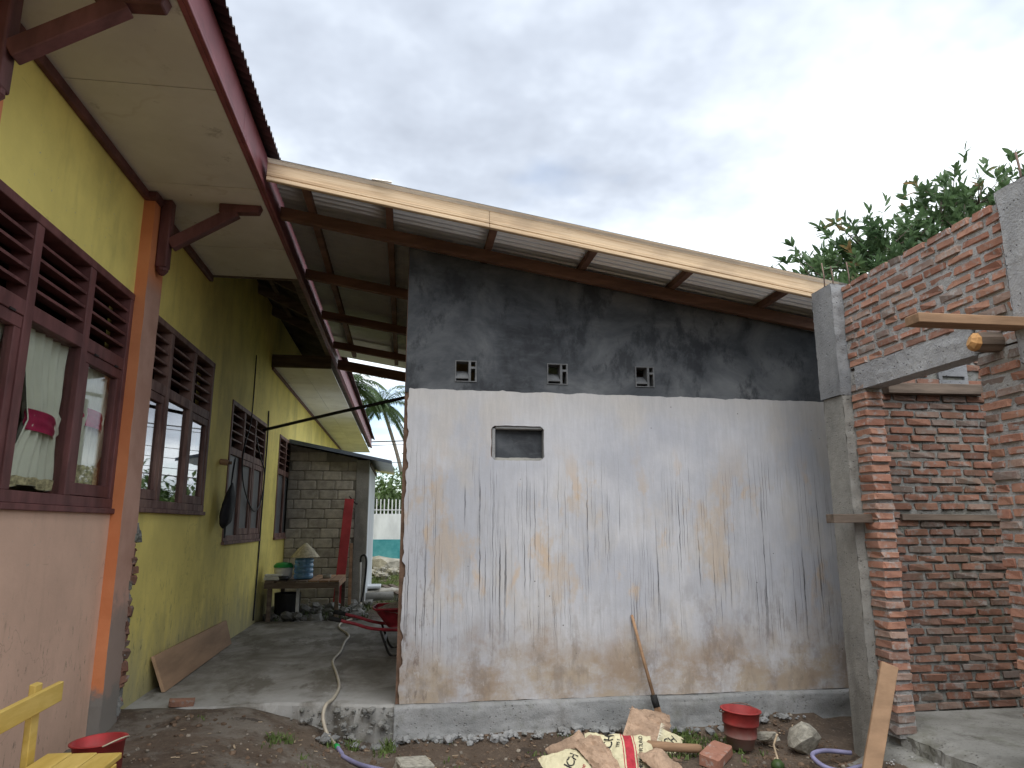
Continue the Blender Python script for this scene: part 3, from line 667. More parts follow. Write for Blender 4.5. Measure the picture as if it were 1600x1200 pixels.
# ------------------------------------------------------------------ annex with plastered wall
ax = thing('plastered_annex', (1.8, 7.5, 0), 'lean-to annex with streaked white wall, dark cement band and zinc roof', 'building')
def rz(x): return 3.86 - .162 * x                 # line of the roof sheet
FY = 5.43
MQ = lambda u, z_, d: (u, FY + d, z_)
vents = [(.362, .534), (1.102, 1.272), (1.838, 2.000)]; VZ = (2.612, 2.784)
niche = (.664, 1.086, 1.988, 2.262)
wt = lambda x: rz(x) - .155
holes = [(a, b, *VZ) for a, b in vents]
mb = cellwall(MB(), frange(-.025, 3.7, .4), [.25, 2.53, 3.0], holes + [niche], MQ, .012, .135, wt); mb.build('front_wall', 'rawedge', ax)
mb = MB().box(niche[0] - .02, niche[1] + .02, FY + .065, FY + .12, niche[2] - .02, niche[3] + .02); mb.build('sealed_opening', 'cement', ax)
mb = MB()
for q in ((niche[0] - .006, niche[0] + .022, niche[2] + .01, niche[3] - .012), (niche[1] - .020, niche[1] + .006, niche[2] + .01, niche[3] - .012), (niche[0] + .022, niche[1] - .02, niche[3] - .018, niche[3] + .006)): mb.box(q[0], q[1], FY + .006, FY + .07, q[2], q[3])
mb.build('niche_reveal', 'plinth', ax, bevel=.006)
# cement render band above
mb = cellwall(MB(), frange(-.02, 3.7, .2), [2.52, 3.0], holes, MQ, .004, .012, wt); mb.build('cement_band', 'cement', ax)
# white plaster with a ragged upper and left edge and an uneven cut round the niche
us = frange(-.012, 3.69, .03); zs_ = frange(.25, 2.54, .03)
def near(L_, v): return min(range(len(L_)), key=lambda i: abs(L_[i] - v))
iu0, iu1, iz0, iz1 = near(us, niche[0]), near(us, niche[1]), near(zs_, niche[2]), near(zs_, niche[3])
hol = (us[iu0], us[iu1], zs_[iz0], zs_[iz1])
def warp(u, z_, d):
    x_, zz_ = u, z_
    if u == us[0]:
        x_ += .012 + .016 * fb(z_ * 7, 2) + .006 * fb(z_ * 30, 5)
        for zc, a in ((1.18, .075), (1.95, .03), (.55, .03), (2.2, .02), (.72, .02)): x_ += a * math.exp(-((z_ - zc) / .035) ** 2)
    if z_ == zs_[-1]: zz_ += .005 - .0045 * u + .010 * fb(u * 6, 7) + .006 * fb(u * 25, 1)
    if z_ == zs_[0]: zz_ += .004 + .008 * fb(u * 5, 3)
    if hol[0] <= u <= hol[1] and hol[2] <= z_ <= hol[3]:
        x_ += .006 * fb(u * 19, z_ * 19, 3); zz_ += .006 * fb(u * 19, z_ * 19, 8)
        if (u in hol[:2]) and (z_ in hol[2:]): x_ += .014 * (1 if u == hol[0] else -1); zz_ += .014 * (1 if z_ == hol[2] else -1)
    return (x_, FY + d + (.0025 * fb(u * 2.5, z_ * 2.5, 5) if d < 0 else 0), zz_)
mb = cellwall(MB(), us, zs_, [hol], warp, -.008, .011); mb.build('white_plaster', 'white', ax)
mb = MB()                                            # cement lip round the sealed niche
for a, b, c_, d_ in ((niche[0] - .004, niche[1] + .004, niche[2] - .004, niche[2] + .035), ):
    mb.grid(lambda u_, v_: (a + (b - a) * u_, FY + .05 - .055 * (1 - v_) + .004 * fb(u_ * 9, v_), c_ + .01 + .03 * v_ + .006 * fb(u_ * 7, v_ * 3)), 16, 4)
mb.build('niche_ledge', 'conc', ax)
# vent blocks
for (a, b) in vents:
    z0, z1 = VZ; w_ = b - a; h = z1 - z0; mb = MB(); y0, y1 = FY - .004, FY + .10
    X_ = lambda t: a + w_ * t; Z_ = lambda t: z0 + h * t
    bars = [(0, .05, 0, 1), (.93, 1, 0, 1), (.05, .93, .95, 1), (.05, .93, 0, .04), (.62, .73, .04, .95), (.73, .93, .62, .72), (.05, .62, .15, .22)]
    for p_ in bars: mb.box(X_(p_[0]), X_(p_[1]), y0, y1, Z_(p_[2]), Z_(p_[3]))
    mb.hexa([(X_(.05), y0 + .005, Z_(.22)), (X_(.62), y0 + .005, Z_(.22)), (X_(.62), y1, Z_(.22)), (X_(.05), y1, Z_(.22)), (X_(.05), y0 + .006, Z_(.23)), (X_(.62), y0 + .006, Z_(.23)), (X_(.62), y1, Z_(.62)), (X_(.05), y1, Z_(.62))])
    mb.build('vent_block', 'vent', ax)
# plinth
def plf(u_, v_):
    x_ = -.03 + 3.6 * u_; prof = [(5.425, .252), (5.395, .25), (5.378, .235), (5.372, .20), (5.368, .12), (5.362, .05), (5.33, .005), (5.26, -.06)]
    t = v_ * (len(prof) - 1); i = min(int(t), len(prof) - 2); f_ = t - i
    y_ = prof[i][0] + (prof[i + 1][0] - prof[i][0]) * f_; z_ = prof[i][1] + (prof[i + 1][1] - prof[i][1]) * f_
    return (x_, y_ + .010 * fb(x_ * 3, z_ * 6, 4) * (1 + 4 * v_ ** 3) - .05 * v_ ** 4 * max(0, fb(x_ * 2.2, 3)), z_ + (.010 * fb(x_ * 1.6, 8) if v_ < .4 else .012 * fb(x_ * 6, z_ * 9)))
mb = MB(); mb.grid(plf, 180, 28); mb.build('plinth', 'plinth', ax, True)
MB().box(-.03, 3.6, 5.42, 5.56, -.1, .247).build('footing', 'plinth', ax)
# side and back walls; unseen left one stepped to cut near-window reflections
MB().box(.9, 1.02, 5.57, 8.1, .246, 3.45).build('side_wall', 'dark', ax); MB().box(.25, 1.02, 8.1, 8.22, .246, 3.45).build('side_wall', 'dark', ax); MB().box(.25, .37, 8.22, 9.6, .246, 3.55).build('side_wall', 'dark', ax); MB().box(.25, 3.7, 9.6, 9.72, .246, 3.1).build('back_wall', 'conc', ax); MB().box(3.58, 3.7, 5.57, 9.6, .246, 3.1).build('side_wall', 'conc', ax)  # stepped left side_wall pieces: unseen, cut near-window reflections
# roof frame
XL, XR = -1.03, 3.72
def slopebar(y0, y1, t0, t1, x0, x1, mt, name): 
    return MB().hexa([(x0, y0, rz(x0) + t0), (x1, y0, rz(x1) + t0), (x1, y1, rz(x1) + t0), (x0, y1, rz(x0) + t0), (x0, y0, rz(x0) + t1), (x1, y0, rz(x1) + t1), (x1, y1, rz(x1) + t1), (x0, y1, rz(x0) + t1)]).build(name, mt, ax, bevel=.003)
for y0 in (5.345, 6.72, 8.08, 9.48): slopebar(y0, y0 + .06, -.165, -.072, XL if y0 < 6 else -1.02, XR, 'beam', 'rafter')
slopebar(10.2, 10.26, -.30, -.16, -1.02, 1.2, 'beam', 'tie_beam')
for x_ in (-.79, -.18, .61, 1.39, 2.16, 2.95): 
    z_ = rz(x_); MB().box(x_ - .027, x_ + .027, 4.80, 10.28, z_ - .071, z_ - .018).build('purlin', 'beam', ax, bevel=.003)
me = corr(.78, .076, .012, 8, lambda s_, t, h: (XL + (XR - XL) * t, s_, rz(XL + (XR - XL) * t) + h)).mesh('roof_sheet', 'zinc', True)
for k in range(8): inst(me, 'roof_sheet', ax, (jit(.004), 4.745 + .74 * k, .0035 * (k % 2)))
for x0, x1 in ((XL, .55), (.552, 3.2)):
    f_ = MB(); f_.hexa([(x0, 4.775, rz(x0) - .145), (x1, 4.775, rz(x1) - .145), (x1, 4.798, rz(x1) - .145), (x0, 4.798, rz(x0) - .145), (x0, 4.775, rz(x0) + .018), (x1, 4.775, rz(x1) + .018), (x1, 4.798, rz(x1) + .018), (x0, 4.798, rz(x0) + .018)])
    f_ = f_.build('fascia_board', 'cream', ax, bevel=.003)
    for t0, t1, d in ((-.148, -.118, .016), (-.112, -.085, .010)):
        MB().hexa([(x0, 4.775 - d, rz(x0) + t0), (x1, 4.775 - d, rz(x1) + t0), (x1, 4.776, rz(x1) + t0), (x0, 4.776, rz(x0) + t0), (x0, 4.775 - d, rz(x0) + t1), (x1, 4.775 - d, rz(x1) + t1), (x1, 4.776, rz(x1) + t1), (x0, 4.776, rz(x0) + t1)]).build('moulding', 'cream', f_, bevel=.004)
MB().bar((-.30, 4.74, rz(-.3) + .016), (-.16, 4.74, rz(-.16) + .026), .03, .003).build('bent_sheet_corner', 'zinc', ax)
tag(MB().tube([(-1.9, 9.78, 2.76), (-.9, 9.05, 2.90), (-.03, 8.42, 3.01)], .022, 8).build('iron_pipe', 'blackpipe', smooth=True), 'thin black iron pipe spanning the passage from yellow wall to annex', 'pipe')

# ------------------------------------------------------------------ unfinished brick building (right)
ub = thing('unfinished_brick_building', (3.9, 3.8, 0), 'unfinished red brick building with rough mortar, concrete posts and doorway', 'building')
CH = .0625                                           # course height
BX = 3.08
def rough(mb, p0, du, dv, nrm_, nu, nv, am=.010, seed=0):
    p0, du, dv, nrm_ = map(Vector, (p0, du, dv, nrm_))
    return mb.grid(lambda u_, v_: p0 + du * u_ + dv * v_ + nrm_ * (am * fb((p0 + du * u_ + dv * v_).dot(Vector((1, 1, 0))) * 16 + seed, (p0.z + dv.z * v_) * 22, seed)), nu, nv)
# front wall core: far jamb, near pier, part over the lintel
def core(y0, y1, z0, z1, parent=None, seed=0, name='front_wall'):
    mb = MB(); ny, nz = max(2, int((y1 - y0) / .03)), max(2, int((z1 - z0) / .025)); x0, x1 = BX + .009, BX + .125
    rough(mb, (x0, y1, z0), (0, y0 - y1, 0), (0, 0, z1 - z0), (-1, 0, 0), ny, nz, .0065, seed)
    rough(mb, (x1, y0, z0), (0, y1 - y0, 0), (0, 0, z1 - z0), (1, 0, 0), ny, nz, .010, seed + 3)
    rough(mb, (x0, y0, z0), (x1 - x0, 0, 0), (0, 0, z1 - z0), (0, -1, 0), 4, nz, .010, seed + 5)
    rough(mb, (x1, y1, z0), (x0 - x1, 0, 0), (0, 0, z1 - z0), (0, 1, 0), 4, nz, .004, seed + 6)
    rough(mb, (x0, y0, z1), (x1 - x0, 0, 0), (0, y1 - y0, 0), (0, 0, 1), 4, ny, .008, seed + 7)
    return mb.build(name, 'mortar', ub, True)
bricks = [chunk('brick', 'brick', .16) for _ in range(7)]
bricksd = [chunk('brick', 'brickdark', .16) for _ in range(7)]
def lay_y(parent, y0, y1, z0, z1, meshes, depth=.118, keep=None):
    """courses running along Y on the plane X=BX, from y1 (far) towards y0 (near)"""
    k = 0; z_ = z0
    while z_ + .04 < z1:
        y_ = y1 - (0 if k % 2 == 0 else random.uniform(.08, .11)); first = True
        if k % 2: ln = y1 - y_ - .012; segs = [(y1 - ln / 2 - .002, ln)]
        else: segs = []
        while y_ > y0 + .03:
            ln = min(random.choice([random.uniform(.175, .20), random.uniform(.17, .205), random.uniform(.10, .16)]), y_ - y0)
            segs.append((y_ - ln / 2, ln - .006)); y_ -= ln + random.uniform(.010, .022)
        for c_, ln in segs:
            zc = z_ + CH / 2 + jit(.004)
            if keep and not keep(c_, zc): continue
            hh = random.choice([random.uniform(.034, .042), random.uniform(.038, .046)]); px = jit(.005)
            inst(random.choice(meshes), 'brick', parent, (BX + depth / 2 + px, c_, zc), (jit(.02) + .0, jit(.02), R(90) + jit(.02) + (math.pi if random.random() < .5 else 0)), (ln, depth, hh))
        k += 1; z_ += CH
fw1 = core(4.312, 4.46, .20, 2.56, seed=1)
for k in range(36):
    ya = 4.292 + jit(.012); yc = 4.456; inst(random.choice(bricks), 'brick', fw1, (BX + .062 + jit(.006), (ya + yc) / 2, .22 + CH * (k + .5) + jit(.004)), (jit(.03), jit(.03), R(90) + jit(.04) + (math.pi if k % 2 else 0)), (yc - ya, .128 + jit(.008), random.uniform(.038, .048)))
fw2 = core(2.62, 3.335, .20, 2.42, seed=11); lay_y(fw2, 2.6, 3.345, .22, 2.42, bricks)
fw3 = core(3.04, 4.46, 2.585, 3.19, seed=21)
lay_y(fw3, 3.045, 4.455, 2.585, 3.215, bricks)
fw4 = core(2.62, 3.335, 2.43, 2.585, seed=31); lay_y(fw4, 3.05, 3.33, 2.43, 2.56, bricks)
# lintel
mb = MB()
rough(mb, (BX - .004, 4.39, 2.42), (0, -1.03, 0), (0, 0, .165), (-1, 0, 0), 40, 8, .007, 3)
rough(mb, (BX - .004, 4.39, 2.42), (.13, 0, 0), (0, -1.03, 0), (0, 0, -1), 6, 40, .004, 5)
rough(mb, (BX + .126, 3.36, 2.42), (0, 1.03, 0), (0, 0, .165), (1, 0, 0), 40, 8, .007, 7)
rough(mb, (BX - .004, 3.36, 2.42), (.13, 0, 0), (0, 0, .165), (0, -1, 0), 6, 8, .003, 7)
rough(mb, (BX - .004, 3.36, 2.585), (.13, 0, 0), (0, 1.03, 0), (0, 0, 1), 6, 40, .003, 9)
mb.build('lintel', 'lintel', ub, True)
# concrete posts
def post(x0, x1, y0, y1, z0, z1, mt, am, seed):
    mb = MB(); nz = int((z1 - z0) / .03)
    rough(mb, (x0, y1, z0), (0, y0 - y1, 0), (0, 0, z1 - z0), (-1, 0, 0), 8, nz, am * .25, seed)
    rough(mb, (x0, y0, z0), (x1 - x0, 0, 0), (0, 0, z1 - z0), (0, -1, 0), 8, nz, am, seed + 2)
    rough(mb, (x1, y0, z0), (0, y1 - y0, 0), (0, 0, z1 - z0), (1, 0, 0), 8, nz, am, seed + 4)
    rough(mb, (x1, y1, z0), (x0 - x1, 0, 0), (0, 0, z1 - z0), (0, 1, 0), 8, nz, am, seed + 6)
    rough(mb, (x0, y0, z1), (x1 - x0, 0, 0), (0, y1 - y0, 0), (0, 0, 1), 8, 8, am * .6, seed + 8)
    return mb.build('concrete_post', mt, ub, True)
post(3.015, 3.22, 4.462, 4.69, -.2, 2.40, 'conc', .014, 2)
post(3.0, 3.22, 4.458, 4.70, 2.402, 3.22, 'concnew', .016, 12)
post(3.05, 3.26, 2.80, 3.04, 2.30, 3.235, 'lintel', .02, 22)
# back wall of the room
YB = 4.75
mb = MB(); rough(mb, (3.19, YB + .013, .2), (2.0, 0, 0), (0, 0, 2.85), (0, -1, 0), 70, 120, .012, 41); rough(mb, (5.19, YB + .13, .2), (-2.0, 0, 0), (0, 0, 2.85), (0, 1, 0), 10, 10, .01, 43)
rough(mb, (3.19, YB + .013, 3.05), (2, 0, 0), (0, .117, 0), (0, 0, 1), 40, 3, .01, 44)
bw = mb.build('back_wall', 'mortar_dark', ub, True)
k = 0; z_ = .235
while z_ < 3.0:
    x_ = 3.2 - (0 if k % 2 else .1) + jit(.02)
    while x_ < 5.1:
        ln = random.uniform(.18, .205); xc = x_ + ln / 2; zc = z_ + CH / 2 + jit(.003)
        ok = not (3.54 < xc < 4.36 and (2.46 < zc < 2.56)) and not (3.58 < xc < 4.4 and 1.535 < zc < 1.59) and not (4.02 < xc < 4.3 and 2.56 < zc < 2.75)
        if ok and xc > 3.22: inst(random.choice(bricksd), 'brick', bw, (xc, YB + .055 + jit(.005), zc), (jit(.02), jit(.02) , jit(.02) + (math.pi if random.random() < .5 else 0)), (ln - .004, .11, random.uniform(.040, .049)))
        x_ += ln + random.uniform(.010, .022)
    k += 1; z_ += CH
MB().bar((3.55, YB - .02, 2.512), (4.36, YB - .02, 2.520), .09, .078).build('timber_batten', 'woodold', bw, bevel=.003)
MB().bar((3.58, YB + .02, 1.562), (4.42, YB + .02, 1.555), .09, .045).build('timber_batten', 'woodold', bw, bevel=.003)
mb = MB()
for p_ in ((4.03, 4.06, 2.565, 2.74), (4.25, 4.28, 2.565, 2.74), (4.06, 4.25, 2.565, 2.60), (4.06, 4.25, 2.63, 2.74)): mb.box(p_[0], p_[1], YB - .005, YB + .1, p_[2], p_[3])
mb.build('vent_block', 'concnew', bw)
MB().box(5.19, 5.3, 1.6, YB + .12, .1, 3.0).build('side_wall', 'mortar_dark', ub); MB().box(BX + .01, 5.19, 1.5, 1.6, .1, 3.0).build('near_wall', 'mortar_dark', ub)
MB().box(BX + .012, BX + .12, 1.6, 2.61, .1, 3.0).build('front_wall', 'mortar_dark', ub)
# floor of the room with a crumbling front edge
mb = MB()
def flf(u_, v_):
    y_ = 1.7 + (4.749 - 1.7) * v_; e = 3.13 + .05 * fb(y_ * 3, 6) + .02 * fb(y_ * 13, 2) if y_ < 4.29 else 3.13
    return (e + (5.18 - e) * u_, y_, .24 + .006 * fb(e + 2 * u_, y_ * 2) - (.03 if u_ == 0 else 0))
mb.grid(flf, 24, 90)
mb.grid(lambda u_, v_: (flf(0, v_)[0] - .05 * (1 - u_) + .02 * fb(v_ * 40, u_ * 4, 3), flf(0, v_)[1], .21 - .22 * (1 - u_)), 5, 90)
mb.build('floor', 'slab', ub)
mb = MB()                                              # mortar apron spilled in front of the doorway
mb.grid(lambda u_, v_: (2.80 + .36 * u_ + .04 * fb(v_ * 6, 1) * (1 - u_), 3.0 + 1.45 * v_, .03 + .11 * sst(0, .8, u_) + .012 * fb(u_ * 3, v_ * 6, 2)), 16, 50)
mb.build('mortar_apron', 'slab', ub, True)
for p_ in ((3.06, 4.62, 3.22, 3.44), (3.18, 4.50, 3.2, 3.41), (3.05, 4.50, 3.2, 3.37), (3.12, 2.95, 3.22, 3.42), (3.20, 2.86, 3.22, 3.48)):
    MB().tube([(p_[0], p_[1], p_[2]), (p_[0] + .004, p_[1], (p_[2] + p_[3]) / 2), (p_[0] - .006, p_[1], p_[3])], .0065 if p_[1] < 3 else .005, 6).build('reinforcing_bar', 'steel', ub, smooth=True)
inst(bricks[0], 'brick', ub, (3.16, 2.84, 3.20), (.1, 0, 1.5), (.18, .1, .07))

def plank(name, a, b, w_, t_, mt, label, upv=(0, 0, 1), cat='plank', **k):
    return tag(MB().bar(a, b, w_, t_, upv).build(name, mt, bevel=.003), label, cat, **k)
plank('scaffold_plank', (2.437, 3.0, 2.492), (3.9, 3.0, 2.50), .10, .048, 'wood', 'sawn wooden plank jutting out from the near brick post above the doorway')
ts = thing('timber_stub', (3.0, 3.2, 2.44), 'short stub of cut timber with raw orange end poking from brickwork', 'timber')
MB().tube([(2.955, 3.2, 2.452), (3.03, 3.2, 2.455), (3.24, 3.2, 2.46)], [.052, .056, .054], 9).build('log', 'woodold', ts)
MB().tube([(2.925, 3.205, 2.458), (2.94, 3.2, 2.452), (2.956, 3.2, 2.452)], [.028, .047, .051], 9).build('cut_end', 'woodorange', ts)
plank('putlog', (2.80, 4.40, 1.546), (3.16, 4.40, 1.549), .09, .058, 'woodold', 'weathered wooden putlog sticking out past the concrete post at mid height', cat='timber')
plank('leaning_plank', (2.70, 4.08, .05), (2.985, 4.20, .66), .10, .028, 'board', 'brown plank leaning against the foot of the brick jamb', (-.2, -1, .3))

# ------------------------------------------------------------------ passage: shed, table and things on it
sh = thing('block_shed', (-1.2, 13, .2), 'small grey cement block shed with sloping sheet roof at passage end', 'shed')
def sr(x): return 2.83 - .197 * (x + 1.88)             # underside of shed roof
mb = MB(); mb.hexa([(-1.895, 12.01, .1), (-.80, 12.01, .1), (-.80, 12.15, .1), (-1.895, 12.15, .1), (-1.895, 12.01, sr(-1.895) - .02), (-.8, 12.01, sr(-.8) - .02), (-.8, 12.15, sr(-.8) - .02), (-1.895, 12.15, sr(-1.895) - .02)])
fwl = mb.build('front_wall', 'blockmortar', sh)
bl = [chunk('block', 'block', .05) for _ in range(5)]
k = 0; z_ = .22
while z_ < 2.8:
    x_ = -1.89 - (0 if k % 2 else .15) - .05 * (k % 3)
    while x_ < -.82:
        a, b = max(x_, -1.893), min(x_ + .29, -.81)
        if b - a > .05 and z_ + .15 < sr(b) - .02: inst(random.choice(bl), 'block', fwl, ((a + b) / 2, 12.05 + jit(.002), z_ + .074), (0, 0, 0), (b - a, .10, .144))
        x_ += .30
    k += 1; z_ += .155
post_m = MB(); post_m.box(-.80, -.60, 11.985, 12.19, .0, sr(-.6) - .01); post_m.build('corner_post', 'conc', sh)
MB().box(-.61, -.602, 12.19, 14.6, .1, 2.55).box(-1.89, -.61, 14.5, 14.6, .1, 2.55).build('side_wall', 'wallwhite', sh)
me = corr(3.0, .076, .009, 6, lambda s_, t, h: (-1.89 + 1.66 * t, 11.86 + s_, sr(-1.89 + 1.66 * t) + .03 + h)); me.build('roof_sheet', 'zinc', sh, True)
MB().hexa([(-1.89, 11.83, sr(-1.89) - .01), (-.23, 11.83, sr(-.23) + .0), (-.23, 11.855, sr(-.23) + .0), (-1.89, 11.855, sr(-1.89) - .01), (-1.89, 11.83, sr(-1.89) + .055), (-.23, 11.83, sr(-.23) + .05), (-.23, 11.855, sr(-.23) + .05), (-1.89, 11.855, sr(-1.89) + .055)]).build('roof_edge', 'blueroof', sh)
MB().box(-.62, -.58, 12.2, 14.8, 2.49, 2.55).build('roof_batten', 'woodold', sh)

tb = thing('work_table', (-1.33, 10.7, .2), 'rough wooden slatted table against the yellow wall', 'table')
for k in range(7):
    x0 = -1.82 + .141 * k; MB().box(x0, x0 + .125, 10.12, 11.3, .752 + jit(.004), .775 + jit(.003)).build('slat', 'wood' if k > 3 else 'woodold', tb, bevel=.002)
MB().box(-1.82, -.845, 10.10, 10.135, .675, .750).build('apron', 'woodold', tb); MB().box(-1.82, -.845, 11.27, 11.3, .675, .750).build('apron', 'woodold', tb)
MB().box(-.875, -.845, 10.136, 11.27, .69, .750).build('apron', 'wood', tb); MB().box(-1.82, -1.79, 10.136, 11.27, .69, .750).build('apron', 'woodold', tb)
for x_ in (-1.78, -.90):
    for y_ in (10.14, 11.22): MB().box(x_, x_ + .055, y_, y_ + .05, .15, .752).build('leg', 'woodold', tb, bevel=.003)
TZ = .780
jg = thing('water_jug', (-1.36, 10.42, TZ), 'big ribbed blue water jug under the straw hat on the table', 'jug')
pr = [(.0, 0), (.115, 0), (.13, .012)]
for i in range(4):
    z0 = .02 + .066 * i; pr += [(.132, z0 + .005), (.132, z0 + .045), (.122, z0 + .052), (.122, z0 + .06)]
pr += [(.130, .285), (.120, .31), (.07, .345), (.03, .36), (.03, .39), (0, .39)]
MB().lathe(pr, (-1.36, 10.42, TZ)).build('body', 'jug', jg, True)
MB().lathe([(.0, .39), (.033, .391), (.033, .365), (.036, .36)], (-1.36, 10.42, TZ)).build('cap', 'whiteplastic', jg, True)
ht = MB().lathe([(.196, .27), (.199, .262), (.19, .275), (.10, .38), (.02, .452), (.0, .458)], (-1.35, 10.42, TZ + .025), 32); tag(ht.build('conical_hat', 'straw', smooth=True), 'pale conical straw hat sitting on the blue jug', 'hat')
tbx = thing('food_tub', (-1.63, 10.40, TZ), 'round translucent white tub with green lid on the table', 'tub')
MB().lathe([(0, 0), (.10, 0), (.115, .02), (.125, .16), (0, .16)], (-1.63, 10.40, TZ)).build('body', 'whiteplastic', tbx, True)
MB().lathe([(.128, .155), (.132, .16), (.132, .18), (.10, .215), (0, .228)], (-1.63, 10.40, TZ)).build('lid', 'greenplastic', tbx, True)
tag(MB().box(-1.84, -1.60, 10.14, 10.24, TZ, TZ + .05).box(-1.835, -1.605, 10.145, 10.235, TZ + .05, TZ + .08).build('foam_box', 'whiteplastic', bevel=.01), 'low pale foam box at the left end of the table', 'box')
tag(MB().lathe([(0, 0), (.055, 0), (.06, .05), (.055, .05), (.05, .005)], (-1.05, 10.5, TZ)).build('small_bowl', 'stone', smooth=True), 'small pale bowl near the right end of the table', 'bowl')
tag(MB().lathe([(0, 0), (.07, 0), (.075, .05), (0, .055)], (-1.60, 10.2, TZ)).build('black_dish', 'blackplastic', smooth=True), 'little black dish in front of the green lidded tub', 'dish')
cn = thing('black_drum', (-1.58, 10.6, .2), 'dark plastic drum standing under the table beside the wall', 'drum')
MB().lathe([(0, 0), (.16, 0), (.17, .02), (.18, .36), (.185, .38), (.17, .38), (.16, .05)], (-1.58, 10.6, .2)).build('body', 'blackplastic', cn, True)
MB().box(-1.44, -1.40, 10.4, 10.44, .2, .72).build('white_strip', 'whiteplastic', cn)
plank('red_board', (-.985, 11.55, .2), (-.895, 11.92, 1.93), .145, .024, 'redboard', 'long red painted board leaning on the block shed', (0, -1, .2))
plank('thin_stick', (-.80, 11.6, .2), (-.835, 11.93, 1.22), .05, .02, 'wood', 'thin pale stick leaning on the shed beside the red board', (0, -1, .2), 'stick')
bc = thing('branch_hook', (-.83, 11.93, 1.85), 'small dark forked twig hooked on the shed above the red board', 'twig')
MB().tube(smoothpts([(-.90, 11.95, 1.97), (-.86, 11.93, 1.93), (-.80, 11.93, 1.86), (-.76, 11.93, 1.85)], 4), .012, 6).build('stem', 'blackpipe', bc, True)
tp = thing('water_pipe', (-.66, 11.8, .25), 'upright white water pipe with dark hose bent over its top', 'pipe')
MB().tube([(-.665, 11.82, .15), (-.665, 11.82, .6), (-.668, 11.82, 1.0)], .014, 8).build('riser', 'whiteplastic', tp, True)
MB().tube(smoothpts([(-.668, 11.82, .93), (-.66, 11.82, 1.02), (-.60, 11.80, 1.03), (-.575, 11.78, .9), (-.60, 11.76, .5), (-.63, 11.7, .33)], 6), .017, 8).build('dark_hose', 'blackplastic', tp, True)
# peg with black bag
pg = thing('wooden_peg', (-1.9, 7.66, 2.15), 'short round wooden peg fixed in the yellow wall', 'peg')
MB().tube([(-1.91, 7.66, 2.15), (-1.86, 7.68, 2.147), (-1.825, 7.69, 2.14)], [.03, .034, .03], 10).build('dowel', 'wood', pg, True)
MB().tube([(-1.826, 7.69, 2.14), (-1.79, 7.695, 2.14)], .016, 8).build('nail', 'steel', pg)
bgk = thing('drawstring_bag', (-1.8, 7.72, 1.5), 'black drawstring bag hanging from the peg on yellow wall', 'bag')
def bagf(u_, v_):
    z_ = 1.50 + .44 * v_; r = .105 * (math.sin(math.pi * min(1, (1 - v_) * .72 + .02)) ** .8) * (1 if v_ > .06 else .55 + 7 * v_)
    a = 2 * math.pi * u_; k = 1 + .16 * fb(math.cos(a) * 1.3, math.sin(a) * 1.3, z_ * 6)
    return (-1.80 + .55 * r * k * math.cos(a) + .03 * (v_ - .5), 7.76 + 1.5 * r * k * math.sin(a) - .06 * (1 - v_), z_ + .05 * (math.sin(a) * .6) * (1 - v_))
MB().grid(bagf, 28, 22).build('sack', 'blackcloth', bgk, True)
MB().tube(smoothpts([(-1.79, 7.735, 1.92), (-1.78, 7.71, 2.05), (-1.765, 7.695, 2.175), (-1.765, 7.72, 2.17), (-1.785, 7.75, 2.0), (-1.79, 7.74, 1.92)], 4), .005, 5).build('cord', 'blackcloth', bgk, True)
MB().tube(smoothpts([(-1.80, 7.65, 1.52), (-1.80, 7.64, 1.44), (-1.80, 7.655, 1.38), (-1.80, 7.68, 1.43), (-1.80, 7.67, 1.51)], 4), .006, 5).build('cord', 'blackcloth', bgk, True)

# wheelbarrow half hidden behind the annex wall
wbr = thing('wheelbarrow', (.1, 7.6, .25), 'red metal wheelbarrow full of rubble behind the corner of the annex', 'wheelbarrow')
WY = 7.62
def trayf(u_, v_):                                    # open tray, narrower at the bottom
    a = 2 * math.pi * u_; cx0 = .12 + .04 * v_; hx = (.30 + .22 * v_) ; hy = .18 + .14 * v_
    c_, s_ = math.cos(a), math.sin(a); k = 1 / max(abs(c_), abs(s_)) ; k = k ** .75
    return (cx0 + hx * c_ * k * .86, WY + hy * s_ * k * .86, .50 + .20 * v_ + .02 * c_ * v_)
mb = MB(); mb.grid(trayf, 40, 6); mb.f.append(tuple(range(40))); mb.build('tray', 'redpaint', wbr, True)
MB().tube([trayf(i / 40, 1) for i in range(41)], .011, 6).build('tray_rim', 'redpaint', wbr, True)
for s_ in (-1, 1):
    yo = WY + s_ * .24
    MB().tube(smoothpts([(.78, WY + s_ * .06, .46), (.3, yo * .5 + WY * .5, .47), (-.22, yo, .50), (-.45, yo + s_ * .02, .56), (-.62, yo + s_ * .02, .60)], 5), .016, 8).build('handle', 'redpaint', wbr, True)
    MB().tube([(-.58, yo + s_ * .02, .592), (-.70, yo + s_ * .02, .618)], .021, 8).build('grip', 'rubber', wbr, True)
    MB().tube(smoothpts([(-.20, yo, .49), (-.15, yo, .36), (-.10, yo, .262), (-.02, yo, .262), (.12, yo, .47)], 4), .012, 6).build('leg', 'blackpipe', wbr, True)
MB().bar((-.15, WY - .24, .38), (-.15, WY + .24, .38), .02, .02).build('brace', 'blackpipe', wbr)
MB().tube([(.78 + .14 * math.cos(a * math.pi / 12), WY, .405 + .14 * math.sin(a * math.pi / 12)) for a in range(25)], .04, 8).build('tyre', 'rubber', wbr, True)
MB().lathe([(0, -.02), (.1, -.02), (.1, .02), (0, .02)]).build('wheel_rim', 'steel', wbr).matrix_world
o = [c for c in wbr.children if c.name.startswith('wheel_rim')][0]; o.rotation_euler = (R(90), 0, 0); o.location = (.78, WY, .405)
